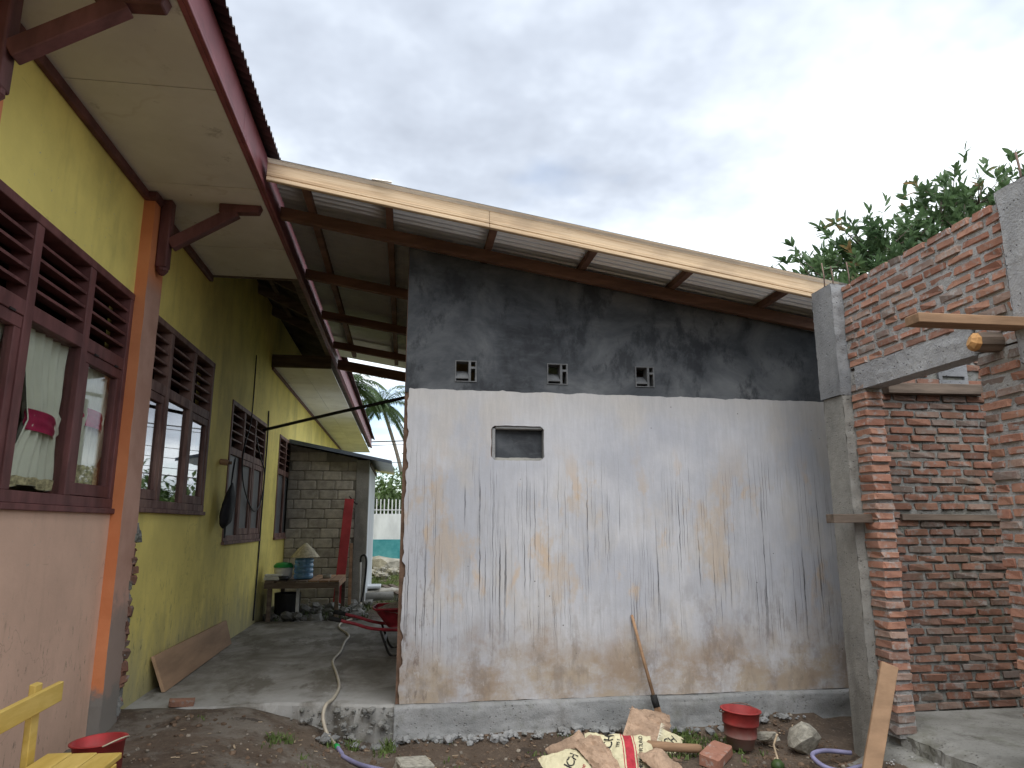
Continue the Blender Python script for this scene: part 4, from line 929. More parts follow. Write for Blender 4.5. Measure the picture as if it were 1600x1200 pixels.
mb = MB(); mb.grid(lambda u_, v_: (-.24 + .78 * u_, WY - .26 + .52 * v_, .66 + .10 * math.sin(math.pi * u_) * math.sin(math.pi * v_) + .03 * fb(u_ * 5, v_ * 5)), 24, 18)
tag(mb.build('rubble_heap', 'gravel', smooth=False), 'heap of dark rubble filling the red wheelbarrow', 'rubble', kind='stuff')

# hose across the floor
HP = [(-.63, 11.7, .32), (-.60, 10.9, .26), (-.60, 10.4, .262), (-.708, 10.04, .262), (-.765, 9.83, .262), (-.759, 9.38, .262), (-.593, 8.72, .262), (-.599, 8.21, .262), (-.592, 7.61, .262), (-.618, 7.1, .262), (-.538, 6.57, .262), (-.467, 6.03, .262), (-.472, 5.63, .264), (-.506, 5.44, .262), (-.515, 5.36, .20), (-.476, 5.31, .105), (-.40, 5.20, .055)]
ho = thing('garden_hose', (-.5, 7, .25), 'long beige hose with lavender end snaking over the passage floor', 'hose')
MB().tube(smoothpts(HP, 7), .0125, 8).build('beige_length', 'hose', ho, True)
MB().tube(smoothpts([(-.40, 5.20, .055), (-.36, 5.10, .04), (-.334, 5.03, .035), (-.20, 4.86, .03), (.05, 4.70, .02), (.3, 4.5, .02)], 7), .0145, 8).build('lavender_length', 'lavhose', ho, True)
MB().tube([(-.408, 5.215, .058), (-.39, 5.18, .052)], .018, 8).build('coupling', 'greenplastic', ho, True)
lh = smoothpts([(2.9, 4.55, .06), (2.72, 4.57, .075), (2.60, 4.50, .07), (2.62, 4.36, .04), (2.8, 4.25, .03)], 8)
tag(MB().tube([(p.x, p.y, max(p.z, gz(p.x, p.y) + .015)) for p in lh], .0145, 8).build('hose_loop', 'lavhose', smooth=True), 'loop of lavender hose on the dirt by the concrete post', 'hose')

# plywood board leaning on yellow wall, loose brick
bd_ = MB(); bd_.hexa([(-1.79, 6.05, .255), (-1.765, 6.06, .255), (-1.80, 8.35, .255), (-1.825, 8.35, .255), (-1.885, 6.03, .515), (-1.862, 6.04, .52), (-1.866, 8.33, .50), (-1.89, 8.33, .495)])
tag(bd_.build('wooden_board', 'board', bevel=.002), 'long brown board leaning edgewise at the foot of the yellow wall', 'board')
def loose_brick(loc, rot, label, sc=(.19, .1, .05), mt=bricks, name='loose_brick', cat='brick'):
    o = inst(mt[0], name, None, loc, rot, sc); return tag(o, label, cat)
loose_brick((-1.52, 5.62, .272), (0, .06, .25), 'dark loose brick lying on the floor before the wooden board', (.16, .10, .045), bricksd)
loose_brick((2.03, 4.66, .055), (.10, -.12, .75), 'pinkish loose brick lying on the dirt in front of the upright bucket', (.25, .13, .07))
loose_brick((.10, 4.72, .045), (.1, .1, .3), 'grey concrete chunk at the bottom edge beside the lavender hose', (.22, .13, .09), [chunk('chunk', 'stone', .2)], 'concrete_chunk', 'rubble')
st1 = inst(stone_mesh('stone', 'stone', 2, .5, 9), 'stone', None, (2.70, 4.76, .10), (.5, .35, .4), (.26, .16, .24)); tag(st1, 'big pale angular stone on the dirt right of the upright bucket', 'stone')
st2 = inst(stone_mesh('stone', 'stone', 2, .5, 3), 'stone', None, (2.52, 4.92, .075), (.1, .2, 2), (.22, .10, .08)); tag(st2, 'flat pale stone between the upright bucket and the big angular stone', 'stone')
fr_ = MB(); fr_.lathe([(0, -.035), (.02, -.032), (.04, -.01), (.04, .012), (.02, .034), (0, .036)], (2.32, 4.42, .05), 16); tag(fr_.build('green_fruit', 'bush', smooth=True), 'small round green fruit on the dirt by the pinkish brick', 'fruit')
tag(MB().tube(smoothpts([(2.34, 4.45, .07), (2.40, 4.60, .10), (2.46, 4.72, .08), (2.50, 4.74, .14)], 5), .007, 6).build('dry_twig', 'litter', smooth=True), 'dry curved twig between the green fruit and the stones', 'twig')
tag(MB().tube(smoothpts([(1.62, 4.85, .08), (1.80, 4.80, .07), (1.98, 4.78, .06)], 5), [.03] * 5 + [.028] * 5 + [.02], 8).build('dry_branch', 'wood', smooth=True), 'thick dry branch lying between cement sacks and pinkish brick', 'branch')

# buckets
def bucket(name, loc, label, r0, r1, h, mt, rot=(0, 0, 0), steps=False, handle=False):
    b = thing(name, loc, label, 'bucket'); 
    pr = [(0, 0), (r0, 0)]
    if steps: pr += [(r0 + (r1 - r0) * .33, h * .30), (r0 + (r1 - r0) * .33 + .012, h * .30), (r0 + (r1 - r0) * .33 + .012, h * .33), (r0 + (r1 - r0) * .62, h * .62), (r0 + (r1 - r0) * .62 + .012, h * .62), (r0 + (r1 - r0) * .62 + .012, h * .66)]
    pr += [(r1, h * .97), (r1 + .012, h * .975), (r1 + .012, h), (r1 - .004, h), (r0 + .006, .01), (0, .01)]
    o = MB().lathe(pr, (0, 0, 0), 36).build('body', mt, b, True); o.matrix_parent_inverse = Matrix()
    o.rotation_euler = rot
    if handle:
        hp = [((r1 + .015) * math.cos(a), (r1 + .015) * math.sin(a), h - .01 + .02 * math.sin(2 * a)) for a in [math.pi * i / 14 * .95 + .1 for i in range(15)]]
        q = MB().tube(hp, .004, 6).build('handle', handle, b, True); q.matrix_parent_inverse = Matrix(); q.rotation_euler = rot
    return b
bucket('low_bucket', (-1.49, 4.13, .245), 'wide low red bucket on the ground by the bench and column', .10, .122, .19, 'redplastic', (.05, -.02, -1.2), False, 'straw')
bucket('tall_bucket', (2.31, 4.90, .02), 'upright red bucket with muddy base by the annex plinth', .082, .125, .245, 'redplastic2', (.04, .05, .3), True, 'steel')
# bench
bn = thing('yellow_bench', (-1.25, 2.6, .23), 'yellow painted wooden bench in front of the peach wall', 'bench')
for k in range(3):
    x0 = -1.395 + .098 * k; MB().box(x0, x0 + .094, 1.5, 3.32 - .01 * k, .575, .60 - .001 * k).build('seat_plank', 'yellowwood', bn, bevel=.003)
MB().bar((-1.395, 1.5, .79), (-1.395, 3.37, .826), .022, .078).build('backrest', 'yellowwood', bn, bevel=.003)
for y_ in (1.62, 3.21):
    MB().hexa([(-1.43, y_ - .03, .2), (-1.40, y_ - .03, .2), (-1.40, y_ + .03, .2), (-1.43, y_ + .03, .2), (-1.432, y_ - .03, .89), (-1.408, y_ - .03, .885), (-1.408, y_ + .03, .885), (-1.432, y_ + .03, .89)]).build('back_post', 'yellowwood', bn, bevel=.003)
    MB().box(-1.15, -1.10, y_ - .03, y_ + .03, .2, .574).build('leg', 'yellowwood', bn, bevel=.003); MB().box(-1.39, -1.12, y_ - .02, y_ + .02, .52, .573).build('seat_rail', 'yellowwood', bn)
# broom
bm_ = thing('stick_broom', (1.85, 5.28, .05), 'long handled stick broom leaning upside on the white wall behind the sacks', 'broom')
MB().tube([(1.735, 5.405, .835), (1.79, 5.35, .55), (1.845, 5.285, .27)], [.011, .0125, .013], 8).build('handle', 'wood', bm_, True)
MB().tube([(1.842, 5.288, .285), (1.848, 5.28, .25), (1.858, 5.268, .205)], [.024, .026, .024], 10).build('binding', 'rubber', bm_, True)
mb = MB()
for k in range(70):
    a = random.random() * 6.28; r = random.random() ** .5
    mb.tube([(1.858 + .02 * r * math.cos(a), 5.268 + .02 * r * math.sin(a), .21), (1.885 + .045 * r * math.cos(a), 5.245 + .03 * r * math.sin(a), .04)], [.0025, .0015], 4, False)
mb.build('bristles', 'wood', bm_)

# ------------------------------------------------------------------ empty cement sacks
def text_mesh(txt, size):
    c = bpy.data.curves.new('t', 'FONT'); c.body = txt; c.size = size; c.align_x = 'CENTER'; c.align_y = 'CENTER'; c.resolution_u = 3; c.offset = .012 * size
    o = bpy.data.objects.new('t', c); col.objects.link(o); dg = bpy.context.evaluated_depsgraph_get()
    me = o.evaluated_get(dg).to_mesh(); vs_ = [tuple(v.co) for v in me.vertices]; fs = [tuple(p.vertices) for p in me.polygons]
    bpy.data.objects.remove(o); return vs_, fs
def sack(label, loc, rot, L_, W_, seed, prints, mt='bagprint', am=.035, curl=0.0, torn=False, taper=0):
    t_ = thing('cement_sack', loc, label, 'sack', 'empty paper cement sacks heaped on the dirt')
    mat_ = Matrix.Translation(Vector(loc)) @ Euler(rot).to_matrix().to_4x4()
    def hgt(x, y, up_):
        e = (1 - abs(2 * x / L_) ** 4) * (1 - abs(2 * y / W_) ** 4)
        b = am * max(0, e) * (1 if up_ else -.5)
        return b + .018 * fb(x * 5 + seed, y * 5, seed) + .030 * (.25 - abs(fb(x * 6 + 3, y * 6 + seed, 2))) + .008 * abs(fb(x * 19, y * 19 + seed, 5)) + curl * (x / L_ + .5) ** 2
    def S_(x, y, up_=True, off=0):
        y2 = y * (1 - taper * (x / L_ + .5)); return mat_ @ Vector((x, y2 + .008 * fb(x * 9, seed, 1), hgt(x, y, up_) + off))
    def gr(u_, v_, up_):
        x, y = (u_ - .5) * L_, (v_ - .5) * W_
        if torn and u_ > .98: x += .05 * fb(v_ * 14, seed) 
        return S_(x, y, up_)
    MB().grid(lambda u_, v_: gr(u_, v_, True), 34, 24).build('front_sheet', mt, t_)
    MB().grid(lambda u_, v_: gr(u_, 1 - v_, False), 34, 24).build('back_sheet', 'kraft', t_)
    for kind, dat in prints:
        if kind == 'rect':
            x0, x1, y0, y1, ink = dat
            MB().grid(lambda u_, v_: S_(x0 + (x1 - x0) * u_, y0 + (y1 - y0) * v_, True, .003), 8, 24).build('printed_band', ink, t_, True)
        else:
            txt, size, x, y, ang, ink = dat; vs_, fs = text_mesh(txt, size); ca, sa = math.cos(ang), math.sin(ang)
            mb = MB(); mb.v = [tuple(S_(x + a * ca - b * sa, y + a * sa + b * ca, True, .0035)) for a, b, c in vs_]; mb.f = fs; mb.build('printed_lettering', ink, t_)
    return t_, mat_, S_
# front left: cream face with lettering running up its edge, brown flap folded over its right side
t_, m_, S1 = sack('cream cement sack in front with lettering up its left side and brown folded flap', (1.12, 4.53, .03), (R(30), R(-6), R(14)), .46, .36, 2, [
    ('t', ('CONCH', .075, -.11, .02, R(42), 'inkblack')), ('t', ('SEMEN PORTLAND', .022, -.055, -.04, R(42), 'inkred')), ('t', ('KOMPOSIT', .022, -.03, -.07, R(42), 'inkred'))], am=.03)
MB().grid(lambda u_, v_: tuple(S1(-.01 + .24 * u_ + .11 * v_ * (1 - u_), .21 - .42 * v_, True, .012 + .030 * math.sin(math.pi * u_) * (1 - .5 * v_) + .016 * fb(u_ * 5, v_ * 3, 1) + .03 * (.25 - abs(fb(u_ * 3, v_ * 6, 4))))), 16, 24).build('folded_flap', 'kraft', t_)
# middle: red band
t_, m_, S2 = sack('cream cement sack with red band lying in the middle of the heap', (1.42, 4.76, .045), (R(32), R(4), R(-8)), .44, .34, 6, [
    ('rect', (.03, .085, -.17, .17, 'inkred')), ('rect', (.095, .10, -.17, .17, 'inkred')), ('rect', (.015, .02, -.17, .17, 'inkred')),
    ('t', ('CONCH', .085, -.09, .0, R(76), 'inkblack')), ('t', ('SEMEN PORTLAND', .036, .13, .0, R(82), 'inkblack')), ('t', ('ISO 9001', .036, -.175, .06, R(76), 'inkgreen')), ('t', ('TIPE I', .03, -.01, .06, R(76), 'inkblack'))], am=.03)
# rear: kraft outside, torn fringe
t_, m_, S3 = sack('torn brown cement sack with frayed pale edge at the back of the heap', (1.72, 4.98, .065), (R(42), R(20), R(-22)), .36, .28, 11, [('t', ('CONCH', .075, .06, -.04, R(58), 'inkblack'))], mt='bagprint', am=.045, torn=True, taper=.25)
MB().grid(lambda u_, v_: tuple(S3(-.20 + .22 * u_, -.15 + .31 * v_, True, .006 + .012 * u_ + .008 * fb(u_ * 6, v_ * 6, 4))), 14, 18).build('outer_layer', 'kraft', t_)
mb = MB()
for k in range(60):
    v_ = k / 59; p = S3(.02, -.15 + .31 * v_, True, .02); q = S3(.02 + random.uniform(.012, .04), -.15 + .31 * v_ + jit(.01), True, random.uniform(.012, .04)); r = S3(.02, -.15 + .31 * min(1, v_ + .02), True, .02)
    mb.f.append((len(mb.v), len(mb.v) + 1, len(mb.v) + 2)); mb.v += [tuple(p), tuple(q), tuple(r)]
mb.build('torn_fringe', 'fringe', t_)
MB().grid(lambda u_, v_: (1.60 + .30 * u_ + .02 * fb(u_ * 4, v_ * 4, 3), 5.12 - .05 * v_ + .05 * math.sin(3 * u_), .245 - .06 * u_ - .16 * v_ * (.35 + u_) + .02 * fb(u_ * 5, v_ * 4, 8)), 18, 14).build('inner_flap', 'kraft', t_)
t_, m_, S4 = sack('crumpled plain brown sack end at the right of the heap', (1.64, 4.62, .03), (R(24), R(-4), R(30)), .20, .24, 17, [], mt='kraft', am=.05)
t_, m_, S5 = sack('rumpled brown sack corner behind the front cream sack', (1.12, 4.80, .05), (R(36), R(-18), R(20)), .28, .24, 23, [], mt='kraft', am=.05)

# ------------------------------------------------------------------ beyond the passage
bw_ = thing('boundary_wall', (0, 25, .2), 'white boundary wall with teal base and white railing beyond the passage', 'wall')
MB().box(-12, 22, 25, 25.18, .0, 1.04).build('teal_base', 'teal', bw_); MB().box(-12, 22, 25.01, 25.17, 1.04, 1.90).build('upper_wall', 'wallwhite', bw_)
me = MB().box(-.02, .02, -.012, .012, 0, .5).mesh('railing_bar', 'wallwhite')
for k in range(60): inst(me, 'railing_bar', bw_, (-5.5 + .13 * k + jit(.008), 25.09, 1.90), (0, jit(.015), 0), (1, 1, random.uniform(.97, 1.02)))
MB().box(-5.6, 2.4, 25.07, 25.11, 2.02, 2.05).build('railing_rail', 'wallwhite', bw_)
def leafquad(mb, p, d, upv, ln, wd):
    d = d.normalized(); s_ = d.cross(upv)
    if s_.length < 1e-3: s_ = d.orthogonal()
    s_.normalize(); n_ = s_.cross(d); i = len(mb.v)
    a = p; b = p + d * ln * .45 + s_ * wd * .5 + n_ * wd * .12; c = p + d * ln - n_ * ln * .12; e = p + d * ln * .45 - s_ * wd * .5 + n_ * wd * .12; mid = p + d * ln * .45
    mb.v += [tuple(a), tuple(b), tuple(c), tuple(e), tuple(mid)]; mb.f += [(i, i + 1, i + 4), (i + 1, i + 2, i + 4), (i + 2, i + 3, i + 4), (i + 3, i, i + 4)]
def rvec(): 
    while True:
        v = Vector((jit(1), jit(1), jit(1)))
        if .05 < v.length < 1: return v
def bushtree(name, loc, h, r, label, n=1400, mt='bush', leaf=.22, trunk=True, group='trees beyond the boundary wall'):
    x0, y0, z0 = loc; t_ = thing(name, loc, label, 'tree', group)
    MB().tube(smoothpts([(x0, y0, z0 - .3), (x0 + .1, y0, z0 + h * .3), (x0 - .05, y0 + .1, z0 + h * .7)], 4), [.03 * h] * 4 + [.025 * h] * 4 + [.012 * h], 8).build('trunk', 'bark', t_, True)
    mb = MB(); lobes = [(Vector((x0 + jit(r * .65), y0 + jit(r * .65), z0 + h * random.uniform(.45, .85))), r * random.uniform(.35, .6)) for _ in range(11)]
    for k in range(n):
        c_, rr = random.choice(lobes); d = rvec(); p = c_ + d.normalized() * rr * (random.random() ** .35) * Vector((1, 1, .8)).length / 1.6
        leafquad(mb, p, d + Vector((0, 0, -.3)) + rvec() * .6, Vector((0, 0, 1)), leaf * random.uniform(.7, 1.3), leaf * .5)
    mb.build('crown', mt, t_)
bushtree('leafy_bush', (-.9, 28.5, .2), 3.4, 1.7, 'dense green bush rising behind the white railing', 1800, leaf=.25)
bushtree('leafy_bush', (.6, 30.5, .2), 3.2, 1.8, 'paler bush behind the railing, partly hidden by the annex corner', 1500, leaf=.25)
bushtree('leafy_bush', (-3.4, 29.5, .2), 3.6, 2.0, 'dark bush behind the railing, hidden mostly by the block shed', 1200, leaf=.25)
for i, (x_, y_, h, r) in enumerate([(6.0, 33, 3.0, 1.9), (11.0, 38, 4.6, 2.6), (15, 34, 4.2, 2.6), (3.2, 40, 3.4, 2.2), (20, 38, 5.5, 3.2), (-8, 45, 6, 3.4)]):
    bushtree('broadleaf_tree', (x_, y_, .2), h, r, ['round green tree mirrored in the school window panes', 'tall green tree mirrored far right in the window panes', 'wide tree standing beyond the annex roof', 'low tree far behind the railing bush', 'large tree far beyond the brick building', 'tree behind the far end of the school'][i], 1500, leaf=.42)
def palm(loc, top, fl, nf, label):
    t_ = thing('coconut_palm', loc, label, 'palm tree', 'coconut palms beyond the passage')
    a, b = Vector(loc), Vector(top); mid = a.lerp(b, .5) + Vector((.7, 0, 0)); pts = smoothpts([a, mid, b], 8)
    MB().tube(pts, [.24 - .10 * i / (len(pts) - 1) for i in range(len(pts))], 8).build('trunk', 'palmbark', t_, True)
    for k in range(nf):
        az_ = 2 * math.pi * k / nf + jit(.25); el_ = random.uniform(-.25, 1.25); L_ = fl * random.uniform(.8, 1.05); mb = MB(); prev = b.copy(); d = Vector((math.cos(az_) * math.cos(el_), math.sin(az_) * math.cos(el_), math.sin(el_)))
        n = 16; rach = [prev.copy()]
        for i in range(n):
            d = (d + Vector((0, 0, -.105))).normalized(); prev = prev + d * L_ / n; rach.append(prev.copy())
            sd_ = d.cross(Vector((0, 0, 1)))
            if sd_.length < .05: sd_ = Vector((1, 0, 0))
            sd_.normalize()
            for s_ in (-1, 1):
                for q in (0, .5):
                    p = rach[-2].lerp(rach[-1], q); ll = L_ * .24 * (math.sin(math.pi * (i + q + 2) / (n + 3)) ** .6)
                    leafquad(mb, p, sd_ * s_ + d * .55 + Vector((0, 0, -.45 + jit(.2))), Vector((0, 0, 1)), ll, .13)
        mb.tube(rach, [.05 * (1 - i / (n + 1)) + .008 for i in range(n + 1)], 4)
        mb.build('frond', 'palm', t_)
palm((.3, 71, 0), (-2.5, 70, 13.2), 4.3, 26, 'coconut palm with thin curved trunk seen whole through the passage gap')
palm((-6.5, 66, 0), (-5.3, 65, 14.2), 4.4, 24, 'coconut palm whose crown is cut off by the dark eave')
palm((2.6, 80, 0), (2.0, 80, 7.9), 3.6, 20, 'low coconut palm peeping from behind the annex wall edge')
for i, (x_, y_) in enumerate([(7.2, 30.0), (8.4, 31.5), (-22, 30.5)]):
    t_ = thing('utility_pole', (x_, y_, 0), ['dark utility pole mirrored left in the school window', 'second utility pole mirrored right next to the first', 'utility pole far behind the school building'][i], 'pole')
    MB().tube([(x_, y_, -.2), (x_, y_, 8.2)], [.11, .08], 8).build('post', 'blackpipe', t_, True); MB().box(x_ - .6, x_ + .6, y_ - .04, y_ + .04, 7.5, 7.6).build('crossarm', 'woodold', t_)
for i, z_ in enumerate((5.75, 5.6, 4.85, 4.45, 4.05, 3.75)):
    pts = [(x_, 30.2 + .05 * i, z_ - .9 + .9 * ((x_ + 7) / 15) ** 2) for x_ in frange(-22, 8, 2)]
    tag(MB().tube(pts, .013 + (.012 if i in (0, 5) else 0), 5).build('power_line', 'blackpipe'), 'thin overhead wire, number %s from the top, crossing the sky behind the palm' % ('one', 'two', 'three', 'four', 'five', 'six')[i], 'wire', 'overhead wires beyond the passage')
# debris past the floor
def deb(o, l, c): return tag(o, l, c)
deb(MB().box(-.86, -.38, 13.0, 13.55, .42, .46).build('grey_slab', 'wallwhite', bevel=.004), 'pale flat slab lying on debris past the shed corner', 'slab')
deb(MB().bar((-.9, 13.1, .22), (-.1, 13.4, .25), .45, .30).build('rubble_block', 'block', bevel=.02), 'grey block under the pale slab beyond the shed', 'block')
deb(MB().tube([(-.68, 12.45, .33), (-.15, 12.55, .34)], .07, 14).build('drain_pipe', 'conc', smooth=True), 'short fat grey pipe lying in front of the pale slab', 'pipe')
plank('old_plank', (-.35, 13.7, .42), (.15, 12.6, .26), .10, .03, 'woodold', 'old grey plank, left of two slanting down behind the wheelbarrow')
plank('old_plank', (-.22, 13.8, .42), (.28, 12.7, .26), .09, .03, 'woodold', 'old grey plank, right of two slanting down behind the wheelbarrow')
big = inst(stone_mesh('boulder', 'stone', 2, .5, 21), 'boulder', None, (-.36, 20.2, .35), (.2, .1, .3), (1.3, .9, .75)); tag(big, 'large pale boulder in the grass before the teal wall', 'boulder')
gsm = [stone_mesh('s', 'gravel', 1, .5, k) for k in range(4)] + [stone_mesh('s', 'clod', 1, .6, 7 + k) for k in range(3)]
def scatter(name, label, cat, pts, meshes_mt, smin, smax, seed=1, flat=.7):
    rs = random.Random(seed); mb = MB(); src = stone_mesh('tmp', meshes_mt, 1, .55, seed)
    vs_ = [v.co.copy() for v in src.vertices]; fs = [tuple(p.vertices) for p in src.polygons]
    for (x_, y_, z_) in pts:
        s_ = smin + (smax - smin) * rs.random() ** 3; e = Euler((rs.random() * 6, rs.random() * 6, rs.random() * 6)).to_matrix(); b = len(mb.v)
        for v in vs_: 
            q = e @ v; mb.v.append((x_ + q.x * s_, y_ + q.y * s_ * 1.2, z_ + q.z * s_ * flat))
        mb.f += [tuple(b + i for i in f_) for f_ in fs]
    return tag(mb.build(name, meshes_mt), label, cat, kind='stuff')
rs = random.Random(3)
def gpts(n, x0, x1, y0, y1, dens=None):
    out_ = []
    while len(out_) < n:
        x_, y_ = rs.uniform(x0, x1), rs.uniform(y0, y1)
        if dens and rs.random() > dens(x_, y_): continue
        out_.append((x_, y_, gz(x_, y_) + .002))
    return out_
scatter('earth_clods', 'loose brown earth clods strewn over the ground', 'soil', gpts(1500, -1.6, 2.95, 3.6, 5.36, lambda x, y: .25 + .75 * sst(2.2, 2.6, x) + .2 * (x > 0)), 'clod', .012, .06, 5)
scatter('gravel', 'small pale gravel and grit on the dirt', 'gravel', gpts(700, -1.7, 2.95, 3.4, 5.36), 'gravel', .006, .035, 6)
scatter('foot_rubble', 'broken mortar rubble along the foot of the plinth', 'rubble', [(x_, 5.28 + .05 * fb(x_ * 2, 1) + rs.uniform(-.06, .05), gz(x_, 5.3) + rs.uniform(0, .03)) for x_ in [rs.uniform(-.6, 3.0) for _ in range(260)]], 'plinth', .02, .10, 8)
scatter('slab_edge_rubble', 'broken concrete lumps along the front edge of the passage floor', 'rubble', [(x_, fe(x_) - .03 + rs.uniform(-.05, .04) - .1 * (1 - t_), .02 + .21 * t_) for x_, t_ in [(rs.uniform(-.75, .0), rs.random()) for _ in range(120)]], 'mortar_dark', .015, .085, 14)
scatter('far_rubble', 'rubble and stones in the grass before the teal wall', 'rubble', [(rs.gauss(-.9, .9), rs.uniform(17.5, 21.5), .2 + rs.random() * .25) for _ in range(260)] , 'stone', .06, .4, 9)
scatter('table_rubble', 'dark stones and soil heaped under the table', 'rubble', [(rs.uniform(-1.85, -.5), rs.uniform(10.25, 11.9), .2 + rs.random() * .12) for _ in range(220)], 'mortar_dark', .04, .24, 10)
scatter('jamb_crumbs', 'crumbs of mortar on the apron by the doorway', 'rubble', [(rs.uniform(2.8, 3.2), rs.uniform(3.4, 4.35), .11 + rs.random() * .03) for _ in range(120)], 'mortar', .008, .04, 12)
mb = MB()
for (x_, y_, z_) in gpts(170, -1.5, 2.9, 3.7, 5.33):
    a = rs.random() * 6.28; l_ = rs.uniform(.008, .045); mb.bar((x_, y_, z_ + .006), (x_ + l_ * math.cos(a), y_ + l_ * math.sin(a), z_ + .006 + rs.uniform(-.004, .012)), rs.uniform(.003, .012), .003)
tag(mb.build('wood_chips', 'litter'), 'dry wood chips and twigs littering the dirt', 'litter', kind='stuff')
def grass(name, label, clumps):
    mb = MB()
    for (x_, y_, z_, n, h, sp) in clumps:
        for k in range(n):
            a = rs.random() * 6.28; r = sp * rs.random() ** .5; p = Vector((x_ + r * math.cos(a), y_ + r * math.sin(a), z_)); d = Vector((rs.uniform(-.6, .6), rs.uniform(-.6, .6), 1)).normalized(); hh = h * rs.uniform(.5, 1.2)
            s_ = Vector((math.cos(a + 1.5), math.sin(a + 1.5), 0)) * .004 * (1 + 2 * h); i = len(mb.v); m_ = p + d * hh * .6; e = p + d * hh + Vector((d.x, d.y, -.4)) * hh * .35
            mb.v += [tuple(p - s_), tuple(p + s_), tuple(m_ + s_ * .8), tuple(m_ - s_ * .8), tuple(e)]; mb.f += [(i, i + 1, i + 2, i + 3), (i + 3, i + 2, i + 4)]
    tag(mb.build(name, 'grass'), label, 'grass', kind='stuff')
cl = [(rs.uniform(1.75, 2.3), rs.uniform(4.8, 5.28), 0, 26, .05, .07) for _ in range(34)] + [(-.78, 5.02, 0, 60, .07, .07), (-.70, 5.05, 0, 40, .06, .05), (-.30, 5.26, 0, 40, .08, .05), (-.05, 5.2, 0, 50, .09, .05), (-.45, 5.22, 0, 30, .06, .05), (-.1, 5.15, 0, 30, .05, .08)] + [(rs.uniform(-1.3, 2.9), rs.uniform(4.3, 5.3), 0, 9, .035, .05) for _ in range(26)]
grass('weeds', 'low green weeds growing in the dirt by the plinth', [(a, b, gz(a, b), n, h, s) for a, b, _, n, h, s in cl])
grass('yard_grass', 'patchy green grass in the yard before the teal wall', [(rs.uniform(-3.5, 3), rs.uniform(12.8, 24.6), .18, 30, .16, .22) for _ in range(420)] + [(rs.uniform(-1.7, -.5), rs.uniform(10.3, 11.8), .22, 24, .13, .12) for _ in range(30)])

# ------------------------------------------------------------------ mango tree behind the brick building
mt_ = thing('mango_tree', (8.2, 9.6, 0), 'dark green mango tree with long pointed leaves behind the brick wall', 'tree')
TB = Vector((8.2, 9.6, -.2))
trunk = smoothpts([TB, (8.25, 9.6, 1.5), (8.1, 9.5, 3.0), (8.2, 9.5, 4.2)], 5)
tk = MB().tube(trunk, [.2 - .08 * i / (len(trunk) - 1) for i in range(len(trunk))], 10).build('trunk', 'bark', mt_, True)
rm = random.Random(11); crown = MB(); limbs = MB()
tips = [(5.75, 9.0, 4.95), (5.95, 9.2, 5.3), (6.05, 8.7, 4.75), (6.6, 9.1, 6.0), (6.45, 9.3, 5.6), (6.9, 8.9, 5.9), (6.75, 8.8, 5.3), (7.2, 9.2, 5.6), (7.35, 9.0, 6.0), (7.7, 9.2, 5.95), (7.9, 8.9, 5.6), (8.05, 9.0, 6.7), (8.35, 9.1, 7.0), (8.7, 8.9, 6.95), (8.55, 9.3, 6.5), (8.25, 8.8, 6.3), (8.9, 9.1, 6.45), (9.15, 9.0, 6.6), (9.4, 9.1, 6.2), (9.9, 9.0, 7.15), (10.2, 9.2, 7.4), (10.0, 8.9, 6.7), (10.6, 9.3, 7.0), (11.2, 9.5, 6.6), (7.4, 8.7, 5.0), (8.3, 8.7, 5.6), (6.4, 8.8, 4.6), (7.0, 9.0, 4.6), (9.0, 8.8, 5.7), (9.7, 9.0, 5.9), (8.8, 10.5, 6.3), (7.6, 10.6, 5.8), (9.8, 10.6, 6.0), (10.8, 10.2, 5.9)]
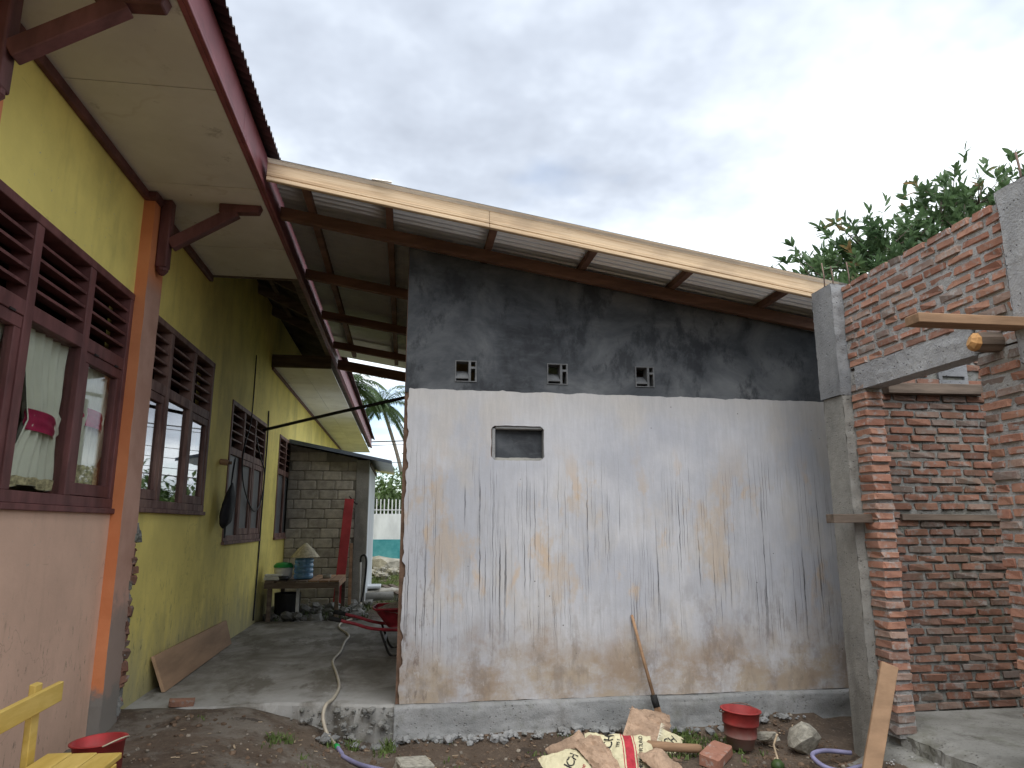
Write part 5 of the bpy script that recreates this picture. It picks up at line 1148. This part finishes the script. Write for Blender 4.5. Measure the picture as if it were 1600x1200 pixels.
def blade(mb, p, d, upv, ln, wd):
    d = d.normalized(); s_ = d.cross(upv)
    if s_.length < 1e-3: s_ = d.orthogonal()
    s_.normalize(); n_ = s_.cross(d); i = len(mb.v); dr = rm.uniform(.05, .28)
    def q(t, w_, k): return tuple(p + d * ln * t + s_ * wd * w_ + n_ * (abs(w_) * wd * .25 - dr * ln * t * t))
    mb.v += [tuple(p), q(.28, .42, 0), q(.62, .46, 0), q(.86, .22, 0), q(1, 0, 0), q(.86, -.22, 0), q(.62, -.46, 0), q(.28, -.42, 0), q(.28, 0, 0), q(.62, 0, 0), q(.86, 0, 0)]
    mb.f += [(i, i + 1, i + 8), (i + 1, i + 2, i + 9, i + 8), (i + 2, i + 3, i + 10, i + 9), (i + 3, i + 4, i + 10), (i + 4, i + 5, i + 10), (i + 5, i + 6, i + 9, i + 10), (i + 6, i + 7, i + 8, i + 9), (i + 7, i, i + 8)]
def rosette(p, d, n, ln):
    for k in range(n):
        a = 2 * math.pi * k / n * 1.9 + rm.uniform(-.4, .4); o1 = d.orthogonal().normalized(); o2 = d.cross(o1); e = rm.uniform(.1, 1.25)
        dd = (d * math.cos(e) + (o1 * math.cos(a) + o2 * math.sin(a)) * math.sin(e)).normalized() + Vector((0, 0, -.10))
        blade(crown, p + d * rm.uniform(-.16, .03), dd, Vector((rm.uniform(-.9, .9), rm.uniform(-.9, .9), 1)), ln * rm.uniform(.7, 1.3), ln * rm.uniform(.30, .40))
for tp_ in tips:
    tp_ = Vector(tp_); tp_.z -= .30 * sst(5.2, 6.6, tp_.z); st_ = Vector((8.2 + (tp_.x - 8.2) * .18, 9.5 + (tp_.y - 9.5) * .2, 3.6 + .25 * (tp_.z - 3.6))); md = st_.lerp(tp_, .55) + Vector((0, 0, -.12))
    pts = smoothpts([(8.2, 9.5, 3.5), st_, md, tp_], 5); limbs.tube(pts, [.055 * (1 - i / len(pts)) + .008 for i in range(len(pts))], 6)
    for k in range(30):
        off = Vector((rm.gauss(0, .23), rm.gauss(0, .25), rm.gauss(-.05, .20))); p = tp_ + off
        d = (off * .7 + (tp_ - st_).normalized() * .35 + Vector((0, 0, .35))).normalized()
        rosette(p, d, rm.randint(6, 10), rm.uniform(.13, .20))
        if k % 3 == 0: limbs.tube([md.lerp(tp_, .75), p - d * .02], [.010, .005], 5)
limbs.build('limbs', 'bark', mt_, True); crown.build('crown', 'mango', mt_)

# tidy helper properties
for o in bpy.data.objects:
    if '_root' in o: del o['_root']
